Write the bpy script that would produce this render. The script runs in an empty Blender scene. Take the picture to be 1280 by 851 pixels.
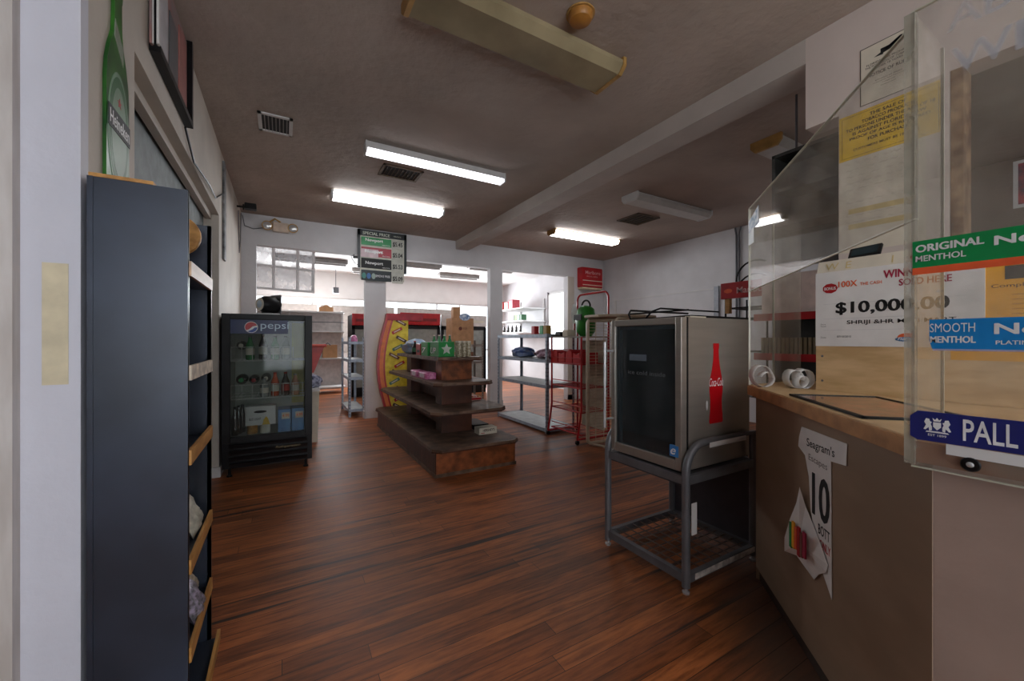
import bpy, math, random
from mathutils import Vector, Matrix
R=random.Random(7)
scn=bpy.context.scene
# ------------------------------------------------------------ camera, world, exposure
cd=bpy.data.cameras.new('camera'); cam=bpy.data.objects.new('camera',cd); scn.collection.objects.link(cam)
cd.sensor_width=36; cd.lens=36*495/1280; cd.clip_start=0.02
cam.location=(0,0,1.2); cam.rotation_euler=(math.radians(90),0,math.radians(-30)); scn.camera=cam
w=bpy.data.worlds.new('world'); scn.world=w; w.use_nodes=True
w.node_tree.nodes['Background'].inputs[0].default_value=(0.86,0.93,1,1)
w.node_tree.nodes['Background'].inputs[1].default_value=2.2
vs=scn.view_settings; vs.view_transform='Standard'; vs.look='None'; vs.gamma=1; vs.exposure=0.65; vs.use_curve_mapping=False
def area(name,loc,target,sx,sy,power,col=(1,1,1)):
    l=bpy.data.lights.new(name,'AREA'); l.shape='RECTANGLE'; l.size=sx; l.size_y=sy; l.energy=power; l.color=col
    o=bpy.data.objects.new(name,l); scn.collection.objects.link(o); o.location=loc
    o.rotation_euler=(Vector(target)-Vector(loc)).to_track_quat('-Z','Y').to_euler(); return o
# daylight entering through the shop windows (behind the camera) and the back room windows
area('daylight_front',(0.3,-2.35,1.5),(0.3,2,1.3),2.6,1.8,20,(0.93,0.96,1))
area('daylight_back_room',(2.3,10.75,2.0),(2.3,6,1.2),6.0,0.9,200,(0.92,0.96,1))
area('daylight_side_room',(7.0,7.9,1.7),(4,8,1.2),0.9,1.5,20,(0.92,0.96,1))
# ------------------------------------------------------------ materials
def lin(c): return tuple(((v/255)/12.92 if v/255<=0.04045 else ((v/255+0.055)/1.055)**2.4) for v in c)
MC={}
def mat(name,c,rough=0.6,metal=0,var=0.12,scale=12,bump=0.0,bscale=80,stretch=(1,1,1),c2=None,emit=0,coat=0,spec=0.5):
    if name in MC: return MC[name]
    m=bpy.data.materials.new(name); m.use_nodes=True; nt=m.node_tree; b=nt.nodes['Principled BSDF']
    L=nt.links; tc=nt.nodes.new('ShaderNodeTexCoord'); mp=nt.nodes.new('ShaderNodeMapping'); mp.inputs['Scale'].default_value=stretch
    L.new(tc.outputs['Object'],mp.inputs[0])
    n=nt.nodes.new('ShaderNodeTexNoise'); n.inputs['Scale'].default_value=scale; n.inputs['Detail'].default_value=5; L.new(mp.outputs[0],n.inputs[0])
    r=nt.nodes.new('ShaderNodeValToRGB'); lc=lin(c)
    a=tuple(min(1,v*(1-var)) for v in lc); z=lin(c2) if c2 else tuple(min(1,v*(1+var)) for v in lc)
    r.color_ramp.elements[0].color=(*a,1); r.color_ramp.elements[1].color=(*z,1)
    r.color_ramp.elements[0].position=0.35; r.color_ramp.elements[1].position=0.65
    L.new(n.outputs[0],r.inputs[0]); L.new(r.outputs[0],b.inputs['Base Color'])
    b.inputs['Roughness'].default_value=rough; b.inputs['Metallic'].default_value=metal; b.inputs['Specular IOR Level'].default_value=spec
    if coat: b.inputs['Coat Weight'].default_value=coat
    if emit:
        b.inputs['Emission Color'].default_value=(*lc,1); b.inputs['Emission Strength'].default_value=emit
    if bump:
        n2=nt.nodes.new('ShaderNodeTexNoise'); n2.inputs['Scale'].default_value=bscale; n2.inputs['Detail'].default_value=4
        bp=nt.nodes.new('ShaderNodeBump'); bp.inputs['Strength'].default_value=bump; bp.inputs['Distance'].default_value=0.02
        L.new(mp.outputs[0],n2.inputs[0]); L.new(n2.outputs[0],bp.inputs['Height']); L.new(bp.outputs[0],b.inputs['Normal'])
    MC[name]=m; return m
def glass(name,tint=(1,1,1),haze=0.06,rough=0.03,refl=1.0,hc=(200,200,195)):
    if name in MC: return MC[name]
    m=bpy.data.materials.new(name); m.use_nodes=True; nt=m.node_tree; N=nt.nodes; L=nt.links
    for n in list(N): N.remove(n)
    out=N.new('ShaderNodeOutputMaterial'); tr=N.new('ShaderNodeBsdfTransparent'); tr.inputs[0].default_value=(*tint,1)
    df=N.new('ShaderNodeBsdfDiffuse'); df.inputs[0].default_value=(*lin(hc),1)
    gl=N.new('ShaderNodeBsdfGlossy'); gl.inputs['Roughness'].default_value=rough; gl.inputs[0].default_value=(refl,refl,refl,1)
    fr=N.new('ShaderNodeFresnel'); fr.inputs[0].default_value=1.49
    ge=N.new('ShaderNodeNewGeometry'); mi=N.new('ShaderNodeMapRange'); mi.inputs[3].default_value=1.49; mi.inputs[4].default_value=1/1.49
    L.new(ge.outputs['Backfacing'],mi.inputs[0]); L.new(mi.outputs[0],fr.inputs[0])
    hf=N.new('ShaderNodeMath'); hf.operation='MULTIPLY'; hf.inputs[1].default_value=0.7; L.new(fr.outputs[0],hf.inputs[0])
    tc=N.new('ShaderNodeTexCoord'); no=N.new('ShaderNodeTexNoise'); no.inputs['Scale'].default_value=7; no.inputs['Detail'].default_value=8
    mr=N.new('ShaderNodeMapRange'); mr.inputs[1].default_value=0.3; mr.inputs[2].default_value=0.75; mr.inputs[3].default_value=haze*0.4; mr.inputs[4].default_value=haze*1.7
    L.new(tc.outputs['Object'],no.inputs[0]); L.new(no.outputs[0],mr.inputs[0])
    m1=N.new('ShaderNodeMixShader'); m2=N.new('ShaderNodeMixShader')
    L.new(mr.outputs[0],m1.inputs[0]); L.new(tr.outputs[0],m1.inputs[1]); L.new(df.outputs[0],m1.inputs[2])
    L.new(hf.outputs[0],m2.inputs[0]); L.new(m1.outputs[0],m2.inputs[1]); L.new(gl.outputs[0],m2.inputs[2]); L.new(m2.outputs[0],out.inputs[0])
    MC[name]=m; return m
def floor_mat():
    m=bpy.data.materials.new('old_wood_floor'); m.use_nodes=True; nt=m.node_tree; N=nt.nodes; L=nt.links; b=N['Principled BSDF']
    tc=N.new('ShaderNodeNewGeometry')
    br=N.new('ShaderNodeTexBrick'); br.inputs['Scale'].default_value=1; br.inputs['Brick Width'].default_value=1.7; br.inputs['Row Height'].default_value=0.082
    br.inputs['Mortar Size'].default_value=0.0013; br.inputs['Mortar Smooth'].default_value=0.3; br.offset=0.0; br.inputs['Bias'].default_value=-0.1
    br.inputs['Color1'].default_value=(0,0,0,1); br.inputs['Color2'].default_value=(1,1,1,1); br.inputs['Mortar'].default_value=(0.5,0.5,0.5,1)
    sy_=N.new('ShaderNodeSeparateXYZ'); L.new(tc.outputs['Position'],sy_.inputs[0])
    dv_=N.new('ShaderNodeMath'); dv_.operation='DIVIDE'; dv_.inputs[1].default_value=0.082; L.new(sy_.outputs[1],dv_.inputs[0])
    fl_=N.new('ShaderNodeMath'); fl_.operation='FLOOR'; L.new(dv_.outputs[0],fl_.inputs[0])
    wn=N.new('ShaderNodeTexWhiteNoise'); wn.noise_dimensions='1D'; L.new(fl_.outputs[0],wn.inputs['W'])
    ma=N.new('ShaderNodeMath'); ma.operation='MULTIPLY_ADD'; L.new(wn.outputs['Value'],ma.inputs[0]); ma.inputs[1].default_value=1.7; L.new(sy_.outputs[0],ma.inputs[2])
    cb=N.new('ShaderNodeCombineXYZ'); L.new(ma.outputs[0],cb.inputs[0]); L.new(sy_.outputs[1],cb.inputs[1]); L.new(cb.outputs[0],br.inputs[0])
    b.inputs['Specular IOR Level'].default_value=0.38
    rp=N.new('ShaderNodeValToRGB'); e=rp.color_ramp.elements
    e[0].color=(*lin((138,82,48)),1); e[1].color=(*lin((196,120,68)),1); e.new(0.5).color=(*lin((164,98,56)),1)
    L.new(br.outputs['Color'],rp.inputs[0])
    mp=N.new('ShaderNodeMapping'); mp.inputs['Scale'].default_value=(1.9,20,1); L.new(tc.outputs['Position'],mp.inputs[0])
    n=N.new('ShaderNodeTexNoise'); n.inputs['Scale'].default_value=2.2; n.inputs['Detail'].default_value=7; n.inputs['Roughness'].default_value=0.65; n.inputs['Distortion'].default_value=0.4; L.new(mp.outputs[0],n.inputs[0])
    r2=N.new('ShaderNodeValToRGB'); r2.color_ramp.elements[0].position=0.33; r2.color_ramp.elements[1].position=0.6
    r2.color_ramp.elements[0].color=(0.42,0.38,0.36,1); r2.color_ramp.elements[1].color=(1.12,1.1,1.05,1); L.new(n.outputs[0],r2.inputs[0])
    mx=N.new('ShaderNodeMix'); mx.data_type='RGBA'; mx.blend_type='MULTIPLY'; mx.inputs[0].default_value=1
    L.new(rp.outputs[0],mx.inputs[6]); L.new(r2.outputs[0],mx.inputs[7])
    # broad worn patches
    n3=N.new('ShaderNodeTexNoise'); n3.inputs['Scale'].default_value=0.9; n3.inputs['Detail'].default_value=5; L.new(tc.outputs['Position'],n3.inputs[0])
    r3=N.new('ShaderNodeValToRGB'); r3.color_ramp.elements[0].position=0.35; r3.color_ramp.elements[1].position=0.7
    r3.color_ramp.elements[0].color=(0.60,0.60,0.60,1); r3.color_ramp.elements[1].color=(1.25,1.12,1,1); L.new(n3.outputs[0],r3.inputs[0])
    mx2=N.new('ShaderNodeMix'); mx2.data_type='RGBA'; mx2.blend_type='MULTIPLY'; mx2.inputs[0].default_value=1
    L.new(mx.outputs[2],mx2.inputs[6]); L.new(r3.outputs[0],mx2.inputs[7])
    # black worn-through streaks along the boards
    mp4=N.new('ShaderNodeMapping'); mp4.inputs['Scale'].default_value=(0.3,11,1); mp4.inputs['Location'].default_value=(3.3,1.7,0); L.new(tc.outputs['Position'],mp4.inputs[0])
    n4=N.new('ShaderNodeTexNoise'); n4.inputs['Scale'].default_value=1.6; n4.inputs['Detail'].default_value=6; L.new(mp4.outputs[0],n4.inputs[0])
    r4=N.new('ShaderNodeValToRGB'); r4.color_ramp.elements[0].position=0.595; r4.color_ramp.elements[1].position=0.66; L.new(n4.outputs[0],r4.inputs[0])
    mx3=N.new('ShaderNodeMix'); mx3.data_type='RGBA'; L.new(r4.outputs[0],mx3.inputs[0]); L.new(mx2.outputs[2],mx3.inputs[6]); mx3.inputs[7].default_value=(*lin((52,36,30)),1)
    # grey dirt trodden in along the counter: distance from the counter line
    sx=N.new('ShaderNodeSeparateXYZ'); L.new(tc.outputs['Position'],sx.inputs[0])
    s1=N.new('ShaderNodeMath'); s1.operation='SUBTRACT'; L.new(sx.outputs[0],s1.inputs[0]); L.new(sx.outputs[1],s1.inputs[1])
    nd=N.new('ShaderNodeMath'); nd.operation='MULTIPLY_ADD'; L.new(n3.outputs[0],nd.inputs[0]); nd.inputs[1].default_value=0.5; L.new(s1.outputs[0],nd.inputs[2])
    mr=N.new('ShaderNodeMapRange'); mr.inputs[1].default_value=0.74; mr.inputs[2].default_value=1.05; mr.inputs[4].default_value=0.75; L.new(nd.outputs[0],mr.inputs[0])
    yl=N.new('ShaderNodeMapRange'); yl.inputs[1].default_value=1.15; yl.inputs[2].default_value=1.75; yl.inputs[3].default_value=1; yl.inputs[4].default_value=0; L.new(sx.outputs[1],yl.inputs[0])
    ml=N.new('ShaderNodeMath'); ml.operation='MULTIPLY'; L.new(mr.outputs[0],ml.inputs[0]); L.new(yl.outputs[0],ml.inputs[1])
    mx4=N.new('ShaderNodeMix'); mx4.data_type='RGBA'; L.new(ml.outputs[0],mx4.inputs[0]); L.new(mx3.outputs[2],mx4.inputs[6]); mx4.inputs[7].default_value=(*lin((92,76,66)),1)
    # gaps between boards
    mx5=N.new('ShaderNodeMix'); mx5.data_type='RGBA'; L.new(br.outputs['Fac'],mx5.inputs[0]); L.new(mx4.outputs[2],mx5.inputs[6]); mx5.inputs[7].default_value=(0.015,0.01,0.008,1)
    L.new(mx5.outputs[2],b.inputs['Base Color'])
    rr=N.new('ShaderNodeMapRange'); rr.inputs[3].default_value=0.34; rr.inputs[4].default_value=0.6; L.new(n.outputs[0],rr.inputs[0]); L.new(rr.outputs[0],b.inputs['Roughness'])
    bp=N.new('ShaderNodeBump'); bp.inputs['Strength'].default_value=0.25; bp.inputs['Distance'].default_value=0.004; L.new(n.outputs[0],bp.inputs['Height']); L.new(bp.outputs[0],b.inputs['Normal'])
    return m
WHITE=mat('painted_wall_white',(205,203,205),0.7,var=0.05,scale=3,bump=0.12,bscale=25)
WWHITE=mat('painted_wall_cream',(196,186,174),0.7,var=0.07,scale=3,bump=0.12,bscale=25)
CEIL=mat('skip_trowel_ceiling',(172,158,147),0.75,var=0.12,scale=1.2,bump=0.5,bscale=13)
BEAM=mat('beam_paint',(182,172,164),0.6,var=0.05,scale=4,bump=0.1,bscale=20)
BACKW=mat('back_room_white',(225,222,220),0.7,var=0.04,scale=3)
TRIM=mat('trim_white',(210,208,206),0.5,var=0.05,scale=8)
OLDTRIM=mat('scuffed_trim',(196,187,180),0.55,var=0.1,scale=5,c2=(212,206,202),stretch=(4,4,0.7))
BLACKP=mat('black_plastic',(15,14,16),0.45,var=0.2,spec=0.3)
BLACKM=mat('black_metal',(17,16,18),0.4,0.1,var=0.2,spec=0.3)
NAVY=mat('dark_blue_grey_steel',(46,52,64),0.34,0.25,var=0.22,scale=2.5,c2=(56,64,80),spec=0.6)
AMBER=mat('amber_wood',(178,124,58),0.5,var=0.2,scale=5,stretch=(6,1,6),c2=(205,150,80))
PALEWOOD=mat('pale_wood',(205,170,140),0.5,var=0.12,scale=5,stretch=(6,1,6))
CHIPPED=mat('chipped_white_edge',(205,190,170),0.7,var=0.3,scale=25)
DARKWOOD=mat('dark_stained_wood',(74,38,24),0.45,var=0.3,scale=5,stretch=(1,5,1),c2=(96,52,32),bump=0.15)
WORNWOOD=mat('worn_shelf_wood',(88,66,52),0.5,var=0.3,scale=9,c2=(124,98,80),bump=0.1)
REDWOOD=mat('varnished_plywood_end',(122,66,36),0.4,var=0.35,scale=14,c2=(150,84,46))
PLY=mat('plywood',(205,170,122),0.5,var=0.1,scale=3.5,stretch=(1,1.5,7),c2=(222,190,145))
PLYEDGE=mat('counter_edge_wood',(170,118,68),0.45,var=0.25,scale=12,c2=(196,142,88))
REDEDGE=mat('reddish_edge_wood',(150,92,58),0.45,var=0.2,scale=7)
LAM=mat('brown_laminate',(142,118,96),0.42,var=0.10,scale=3,stretch=(1,1,2),c2=(152,128,106))
LAM2=mat('pinkish_painted_panel',(166,142,130),0.6,var=0.08,scale=5,bump=0.08,bscale=40)
STEEL=mat('stainless_steel',(176,169,160),0.34,0.6,var=0.06,scale=3,stretch=(1,1,8))
CHROME=mat('chrome',(214,214,214),0.25,0.55,var=0.03)
GREYM=mat('dark_grey_powder_coat',(108,108,112),0.4,0.3,var=0.12)
GALV=mat('galvanised_steel',(158,168,182),0.42,0.3,var=0.15,scale=20)
REDM=mat('red_enamel',(176,22,30),0.35,var=0.12)
REDP=mat('red_plastic',(190,42,30),0.4,var=0.15)
BEIGE=mat('beige_enamel',(196,180,158),0.45,var=0.08)
PAPER=mat('white_paper',(226,224,222),0.7,var=0.04)
CREAMP=mat('cream_paper',(214,204,186),0.75,var=0.05)
YELP=mat('yellow_paper',(228,186,40),0.7,var=0.06)
ORYEL=mat('orange_yellow_poster',(236,170,36),0.6,var=0.05)
MANILA=mat('manila_strip',(206,184,128),0.7,var=0.1)
CARD=mat('cardboard',(178,132,92),0.8,var=0.1)
INK=mat('black_ink',(18,18,20),0.6)
GREYINK=mat('grey_ink',(120,118,116),0.7)
MAROON=mat('maroon_ink',(158,24,60),0.6)
ORINK=mat('orange_ink',(226,96,44),0.6)
WINK=mat('white_ink',(238,238,238),0.55)
GRN=mat('menthol_green',(0,140,72),0.35,var=0.06)
ORG=mat('orange_band',(238,98,52),0.4)
BLU=mat('sky_blue_strip',(10,132,206),0.35,var=0.06)
NAV=mat('royal_navy_strip',(28,36,112),0.35,var=0.1)
BOTG=mat('bottle_green',(20,130,60),0.15,var=0.2,spec=0.8)
BOTD=mat('bottle_dark',(30,18,14),0.15,var=0.2,spec=0.8)
BOTR=mat('bottle_red',(176,40,26),0.2,var=0.2,spec=0.8)
BOTO=mat('bottle_orange',(214,90,50),0.2,var=0.15)
BOTC=mat('bottle_clear',(150,155,155),0.15,var=0.2)
LBLW=mat('bottle_label_cream',(214,206,190),0.6)
PINK=mat('pink_wrap',(206,80,140),0.4,var=0.3,c2=(225,150,190),scale=30)
GREENBOX=mat('green_carton',(22,138,60),0.4,var=0.15)
YELB=mat('candy_yellow',(232,196,30),0.5,var=0.25,scale=14,c2=(240,214,70))
TUBE=mat('lit_diffuser',(250,252,255),0.4,emit=9)
TUBE2=mat('half_lit_diffuser',(245,245,255),0.4,emit=2.2)
OFFDIF=mat('unlit_diffuser',(186,182,176),0.35,var=0.05)
OLDDIF=mat('aged_diffuser',(140,126,96),0.3,var=0.14,scale=3,c2=(160,146,114),spec=0.7)
AGED=mat('aged_yellow_plastic',(176,136,76),0.5,var=0.2)
PLEXI=glass('scratched_acrylic',haze=0.17,hc=(178,172,158))
CLEAR=glass('window_glass',haze=0.015)
DOORG=glass('cooler_door_glass',tint=(0.62,0.68,0.70),haze=0.08,hc=(150,160,165))
PEDGE=mat('acrylic_edge',(196,194,176),0.3,var=0.1)
FROST=glass('frosted_letter',haze=0.22,hc=(215,218,225))
# ------------------------------------------------------------ mesh builder
OFF={}
class F:   # a flat frame: origin, right, up, outward
    def __init__(s,o,u,v=(0,0,1)):
        s.o=Vector(o); s.u=Vector(u).normalized(); s.v=Vector(v).normalized(); s.n=s.u.cross(s.v)
    def p(s,u,v,n=0): return s.o+s.u*u+s.v*v+s.n*n
W=F((0,0,0),(1,0,0),(0,1,0))
TC={}
def textmesh(body,bold,shear):
    k=(body,bold,shear)
    if k in TC: return TC[k]
    c=bpy.data.curves.new('t','FONT'); c.body=body; c.offset=bold; c.shear=shear; c.resolution_u=3; c.align_x='LEFT'
    o=bpy.data.objects.new('t',c); scn.collection.objects.link(o); bpy.context.view_layer.update()
    me=bpy.data.meshes.new_from_object(o.evaluated_get(bpy.context.evaluated_depsgraph_get()))
    v=[tuple(x.co) for x in me.vertices]; f=[tuple(p.vertices) for p in me.polygons]
    bpy.data.objects.remove(o); bpy.data.curves.remove(c); bpy.data.meshes.remove(me)
    TC[k]=(v,f); return TC[k]
class MB:
    def __init__(s): s.v=[]; s.f=[]
    def add(s,vs,fs):
        b=len(s.v); s.v+=[Vector(x) for x in vs]; s.f+=[tuple(b+i for i in f) for f in fs]; return s
    def fbox(s,fr,u0,v0,n0,u1,v1,n1):
        P=[fr.p(u,v,n) for n in (n0,n1) for v in (v0,v1) for u in (u0,u1)]
        return s.add(P,[(0,2,3,1),(4,5,7,6),(0,1,5,4),(2,6,7,3),(0,4,6,2),(1,3,7,5)])
    def box(s,x0,y0,z0,x1,y1,z1):
        return s.fbox(W,min(x0,x1),min(y0,y1),min(z0,z1),max(x0,x1),max(y0,y1),max(z0,z1))
    def poly(s,fr,pts,n0,n1):
        k=len(pts); a=[fr.p(x,y,n0) for x,y in pts]+[fr.p(x,y,n1) for x,y in pts]
        return s.add(a,[tuple(range(k))[::-1],tuple(range(k,2*k))]+[(i,(i+1)%k,k+(i+1)%k,k+i) for i in range(k)])
    def disc(s,fr,cu,cv,ru,rv,n0,n1,k=24,a0=0,a1=360):
        full=abs(a1-a0)>=360
        an=[math.radians(a0+(a1-a0)*i/(k if full else k-1)) for i in range(k)]
        return s.poly(fr,[(cu+ru*math.cos(a),cv+rv*math.sin(a)) for a in an],n0,n1)
    def tube(s,pts,r,k=8,closed=False):
        pts=[Vector(p) for p in pts]; n=len(pts); b=len(s.v); rings=[]
        for i,p in enumerate(pts):
            if closed: t=(pts[(i+1)%n]-pts[i-1])
            else: t=(pts[min(i+1,n-1)]-pts[max(i-1,0)])
            t.normalize(); a=Vector((0,0,1)) if abs(t.z)<0.9 else Vector((1,0,0))
            if i==0: x=t.cross(a).normalized()
            else:
                x=(px-t*px.dot(t)); x=x.normalized() if x.length>1e-6 else t.cross(a).normalized()
            px=x; y=t.cross(x); rr=r[i] if isinstance(r,(list,tuple)) else r
            s.v+=[p+(x*math.cos(2*math.pi*j/k)+y*math.sin(2*math.pi*j/k))*rr for j in range(k)]
        m=n if closed else n-1
        for i in range(m):
            for j in range(k):
                i2=(i+1)%n
                s.f.append((b+i*k+j,b+i*k+(j+1)%k,b+i2*k+(j+1)%k,b+i2*k+j))
        if not closed: s.f+= [tuple(b+j for j in range(k))[::-1],tuple(b+(n-1)*k+j for j in range(k))]
        return s
    def lathe(s,c,prof,k=16,fr=None):   # profile (r,h) around the frame's v axis through c
        fr=fr or F((0,0,0),(1,0,0),(0,0,1)); c=Vector(c); b=len(s.v); ax=fr.v; x=fr.u; y=fr.n
        for r,hh in prof: s.v+=[c+ax*hh+(x*math.cos(2*math.pi*j/k)+y*math.sin(2*math.pi*j/k))*r for j in range(k)]
        for i in range(len(prof)-1):
            for j in range(k): s.f.append((b+i*k+j,b+(i+1)*k+j,b+(i+1)*k+(j+1)%k,b+i*k+(j+1)%k))
        s.f+=[tuple(b+j for j in range(k)),tuple(b+(len(prof)-1)*k+j for j in range(k))[::-1]]
        return s
    def text(s,fr,u,v,body,h,w=None,bold=0.0,shear=0,n=0.0012,align='l',rise=0):
        if bold>0.012:
            e=min(bold*2.2,0.085)*h*min(1,(w/(max(1,len(body))*h*0.75)) if w else 1); m_=4
            for i in range(m_):
                du=e*(i/(m_-1)-(0.5 if align=='c' else 0)); s.text(fr,u+du,v+(e*0.35 if i%2 else 0),body,h,w,0.008,shear,n+0.00007*i,align,rise)
            return s
        V,Fc=textmesh(body,bold,shear)
        if not V: return s
        x0=min(a[0] for a in V); x1=max(a[0] for a in V); y0=min(a[1] for a in V); y1=max(a[1] for a in V)
        sy=h/(y1-y0); sx=(w/(x1-x0)) if w else sy
        W_=(x1-x0)*sx; o=u-(W_/2 if align=='c' else (W_ if align=='r' else 0))
        return s.add([fr.p(o+(a[0]-x0)*sx,v+(a[1]-y0)*sy+rise*(a[0]-x0)*sx,n) for a in V],Fc)
    def sheet(s,fr,u0,v0,u1,v1,n): return s.add([fr.p(u0,v0,n),fr.p(u1,v0,n),fr.p(u1,v1,n),fr.p(u0,v1,n)],[(0,1,2,3)])
    def build(s,name,m,parent=None,bevel=0,smooth=False):
        me=bpy.data.meshes.new(name); o=bpy.data.objects.new(name,me); scn.collection.objects.link(o)
        if parent is not None:
            off=OFF[parent.name]; o.parent=parent; OFF[o.name]=off
        else:
            off=Vector((sum(v.x for v in s.v)/len(s.v),sum(v.y for v in s.v)/len(s.v),min(v.z for v in s.v))); o.location=off; OFF[o.name]=off
        me.from_pydata([tuple(v-off) for v in s.v],[],s.f); me.materials.append(m)
        import bmesh
        bm=bmesh.new(); bm.from_mesh(me); bmesh.ops.recalc_face_normals(bm,faces=bm.faces); bm.to_mesh(me); bm.free()
        if smooth: me.shade_smooth(); me.set_sharp_from_angle(angle=math.radians(40))
        if bevel:
            b=o.modifiers.new('bevel','BEVEL'); b.width=bevel; b.segments=2; b.limit_method='ANGLE'
        return o
def thing(name,label,cat,loc=(0,0,0),group=None):
    o=bpy.data.objects.new(name,None); scn.collection.objects.link(o); o.location=loc; o.empty_display_size=0.05
    OFF[o.name]=Vector(loc); o['label']=label; o['category']=cat
    if group: o['group']=group
    return o
def tag(o,label,cat,group=None,kind=None):
    o['label']=label; o['category']=cat
    if group: o['group']=group
    if kind: o['kind']=kind
    return o
def struct(name,mb,m,parent=None,**k):
    o=mb.build(name,m,parent,**k)
    if parent is None: o['kind']='structure'
    return o
def copy_thing(root,loc,label,group=None):
    r=root.copy(); scn.collection.objects.link(r); r.location=loc; r['label']=label
    if group: r['group']=group
    for ch in list(root.children):
        c=ch.copy(); scn.collection.objects.link(c); c.parent=r
        for g in list(ch.children):
            d=g.copy(); scn.collection.objects.link(d); d.parent=c
    return r
def arc(c,r,a0,a1,n,ux,uy):
    c=Vector(c); ux=Vector(ux); uy=Vector(uy)
    return [c+ux*r*math.cos(math.radians(a0+(a1-a0)*i/n))+uy*r*math.sin(math.radians(a0+(a1-a0)*i/n)) for i in range(n+1)]
H=2.915
# ============================================================ ROOM SHELL
struct('floor',MB().box(-4,-2.5,-0.1,6.1,11,0),floor_mat())
struct('ceiling',MB().box(-4,-2.5,H,6.1,6.42,H+0.1),CEIL)
struct('ceiling_back_room',MB().box(-4,6.42,H,6.1,11,H+0.1),BACKW)
XL=-0.49
m=MB()  # left wall with the boarded opening (Y 2.0-4.3)
m.box(XL-0.11,1.6,0,XL,2.02,H); m.box(XL-0.11,2.02,2.30,XL,4.3,H); m.box(XL-0.11,4.3,0,XL,6.42,H)
struct('wall_left',m,WWHITE)
struct('wall_left_infill',MB().box(-0.66,2.02,0,-0.60,4.3,2.30),mat('grey_green_board',(120,128,128),0.55,var=0.15,scale=14,bump=0.1))
struct('trim_1',MB().box(-0.585,2.02,2.255,-0.545,4.3,2.30),WWHITE)
struct('baseboard_left',MB().box(XL,4.3,0,XL+0.012,6.4,0.09).box(-0.6,4.288,0,XL+0.01,4.3,0.09),TRIM)
m=MB().box(-0.60,1.55,0,XL+0.003,1.60,H)
struct('wall_left_end',m,mat('bright_white_paint',(208,208,218),0.6,var=0.03,scale=4,bump=0.1,bscale=30))
m=MB().box(-0.70,1.53,0,-0.603,1.60,H)
struct('trim_2',m,OLDTRIM); struct('trim_3',MB().box(-0.625,1.515,0,-0.60,1.56,H),OLDTRIM)
m=MB().box(-4,1.56,2.5,-0.70,1.66,H).box(-4,1.56,0,-2.2,1.66,2.5)
struct('wall_front_left',m,WHITE)
d=MB().box(-0.78,1.55,0,-0.70,1.60,2.5).box(-1.6,1.55,2.4,-0.78,1.6,2.5).box(-2.2,1.55,0,-1.6,1.6,2.5).box(-1.6,1.55,0,-0.78,1.6,0.2)
d1=struct('door_1',d,mat('dark_door_frame',(58,62,62),0.4,0.5))
MB().box(-1.6,1.57,0.2,-0.78,1.58,2.4).build('door_glass',CLEAR,d1)
YB=6.4
m=MB().box(-4,YB,0,-0.32,YB+0.13,H).box(-0.32,YB,2.505,6.1,YB+0.13,H).box(1.09,YB,0,1.40,YB+0.13,2.505).box(3.245,YB,0,3.49,YB+0.13,2.505).box(5.0,YB,0,6.1,YB+0.13,2.505)
struct('wall_back',m,WHITE)
struct('trim_4',MB().box(5.0,YB-0.012,0,5.16,YB,2.5),WWHITE)
struct('baseboard_back',MB().box(1.08,YB-0.015,0,1.41,YB,0.11).box(1.075,YB-0.015,0,1.09,YB+0.14,0.11).box(3.24,YB-0.015,0,3.5,YB,0.11).box(5,YB-0.012,0,5.97,YB,0.1),TRIM)
XR=5.97
struct('wall_right_front',MB().box(XR,-2.5,0,XR+0.13,1.25,H),mat('unlit_tan_wall',(128,110,98),0.75,var=0.12,scale=5,bump=0.3,bscale=40))  # browner colour carries the shade of the unlit front end of this wall
m=MB().box(XR,1.25,0,XR+0.13,6.42,H).box(XR,6.42,0,XR+0.13,7.4,H).box(XR,8.5,0,XR+0.13,11,H).box(XR,7.4,2.45,XR+0.13,8.5,H).box(XR,7.4,0,XR+0.13,8.5,0.9)
struct('wall_right',m,WHITE)
w2=struct('window_1',MB().box(XR+0.02,7.4,0.9,XR+0.07,7.46,2.45).box(XR+0.02,8.44,0.9,XR+0.07,8.5,2.45).box(XR+0.02,7.4,2.39,XR+0.07,8.5,2.45).box(XR+0.02,7.4,0.9,XR+0.07,8.5,0.96),TRIM)
MB().box(XR+0.04,7.46,0.96,XR+0.046,8.44,2.39).build('pane',CLEAR,w2)
struct('trim_5',MB().box(XR-0.012,1.2,2.02,XR,6.3,2.035).box(XR-0.012,6.02,0,XR,6.06,2.035),TRIM)
# beam and the header with its pier above the counter
struct('trim_6',MB().box(2.573,1.116,2.775,2.80,YB,H),BEAM)
m=MB().box(2.573,-2.5,2.40,2.70,1.116,H).box(2.573,0.553,0,2.70,0.961,2.40)
struct('wall_counter_header',m,mat('header_paint',(206,192,184),0.6,var=0.04,scale=4))
struct('trim_7',MB().box(2.575,0.512,1.0,2.69,0.551,2.40),mat('weathered_brown_board',(120,84,62),0.7,var=0.4,scale=12,c2=(165,135,105)))
# walls behind the camera with the shop window the daylight comes through
m=MB().box(-4,-2.6,0,-1.3,-2.5,H).box(2.2,-2.6,0,6.1,-2.5,H).box(-1.3,-2.6,2.4,2.2,-2.5,H).box(-1.3,-2.6,0,2.2,-2.5,0.5)
struct('wall_front',m,WHITE)
w3=struct('window_2',MB().box(-1.3,-2.57,0.5,-1.24,-2.53,2.4).box(2.14,-2.57,0.5,2.2,-2.53,2.4).box(0.42,-2.57,0.5,0.48,-2.53,2.4),GREYM)
MB().box(-1.24,-2.552,0.5,2.14,-2.548,2.4).build('pane',CLEAR,w3)
struct('wall_side_left',MB().box(-4.1,-2.5,0,-4,11,H),WHITE)
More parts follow.
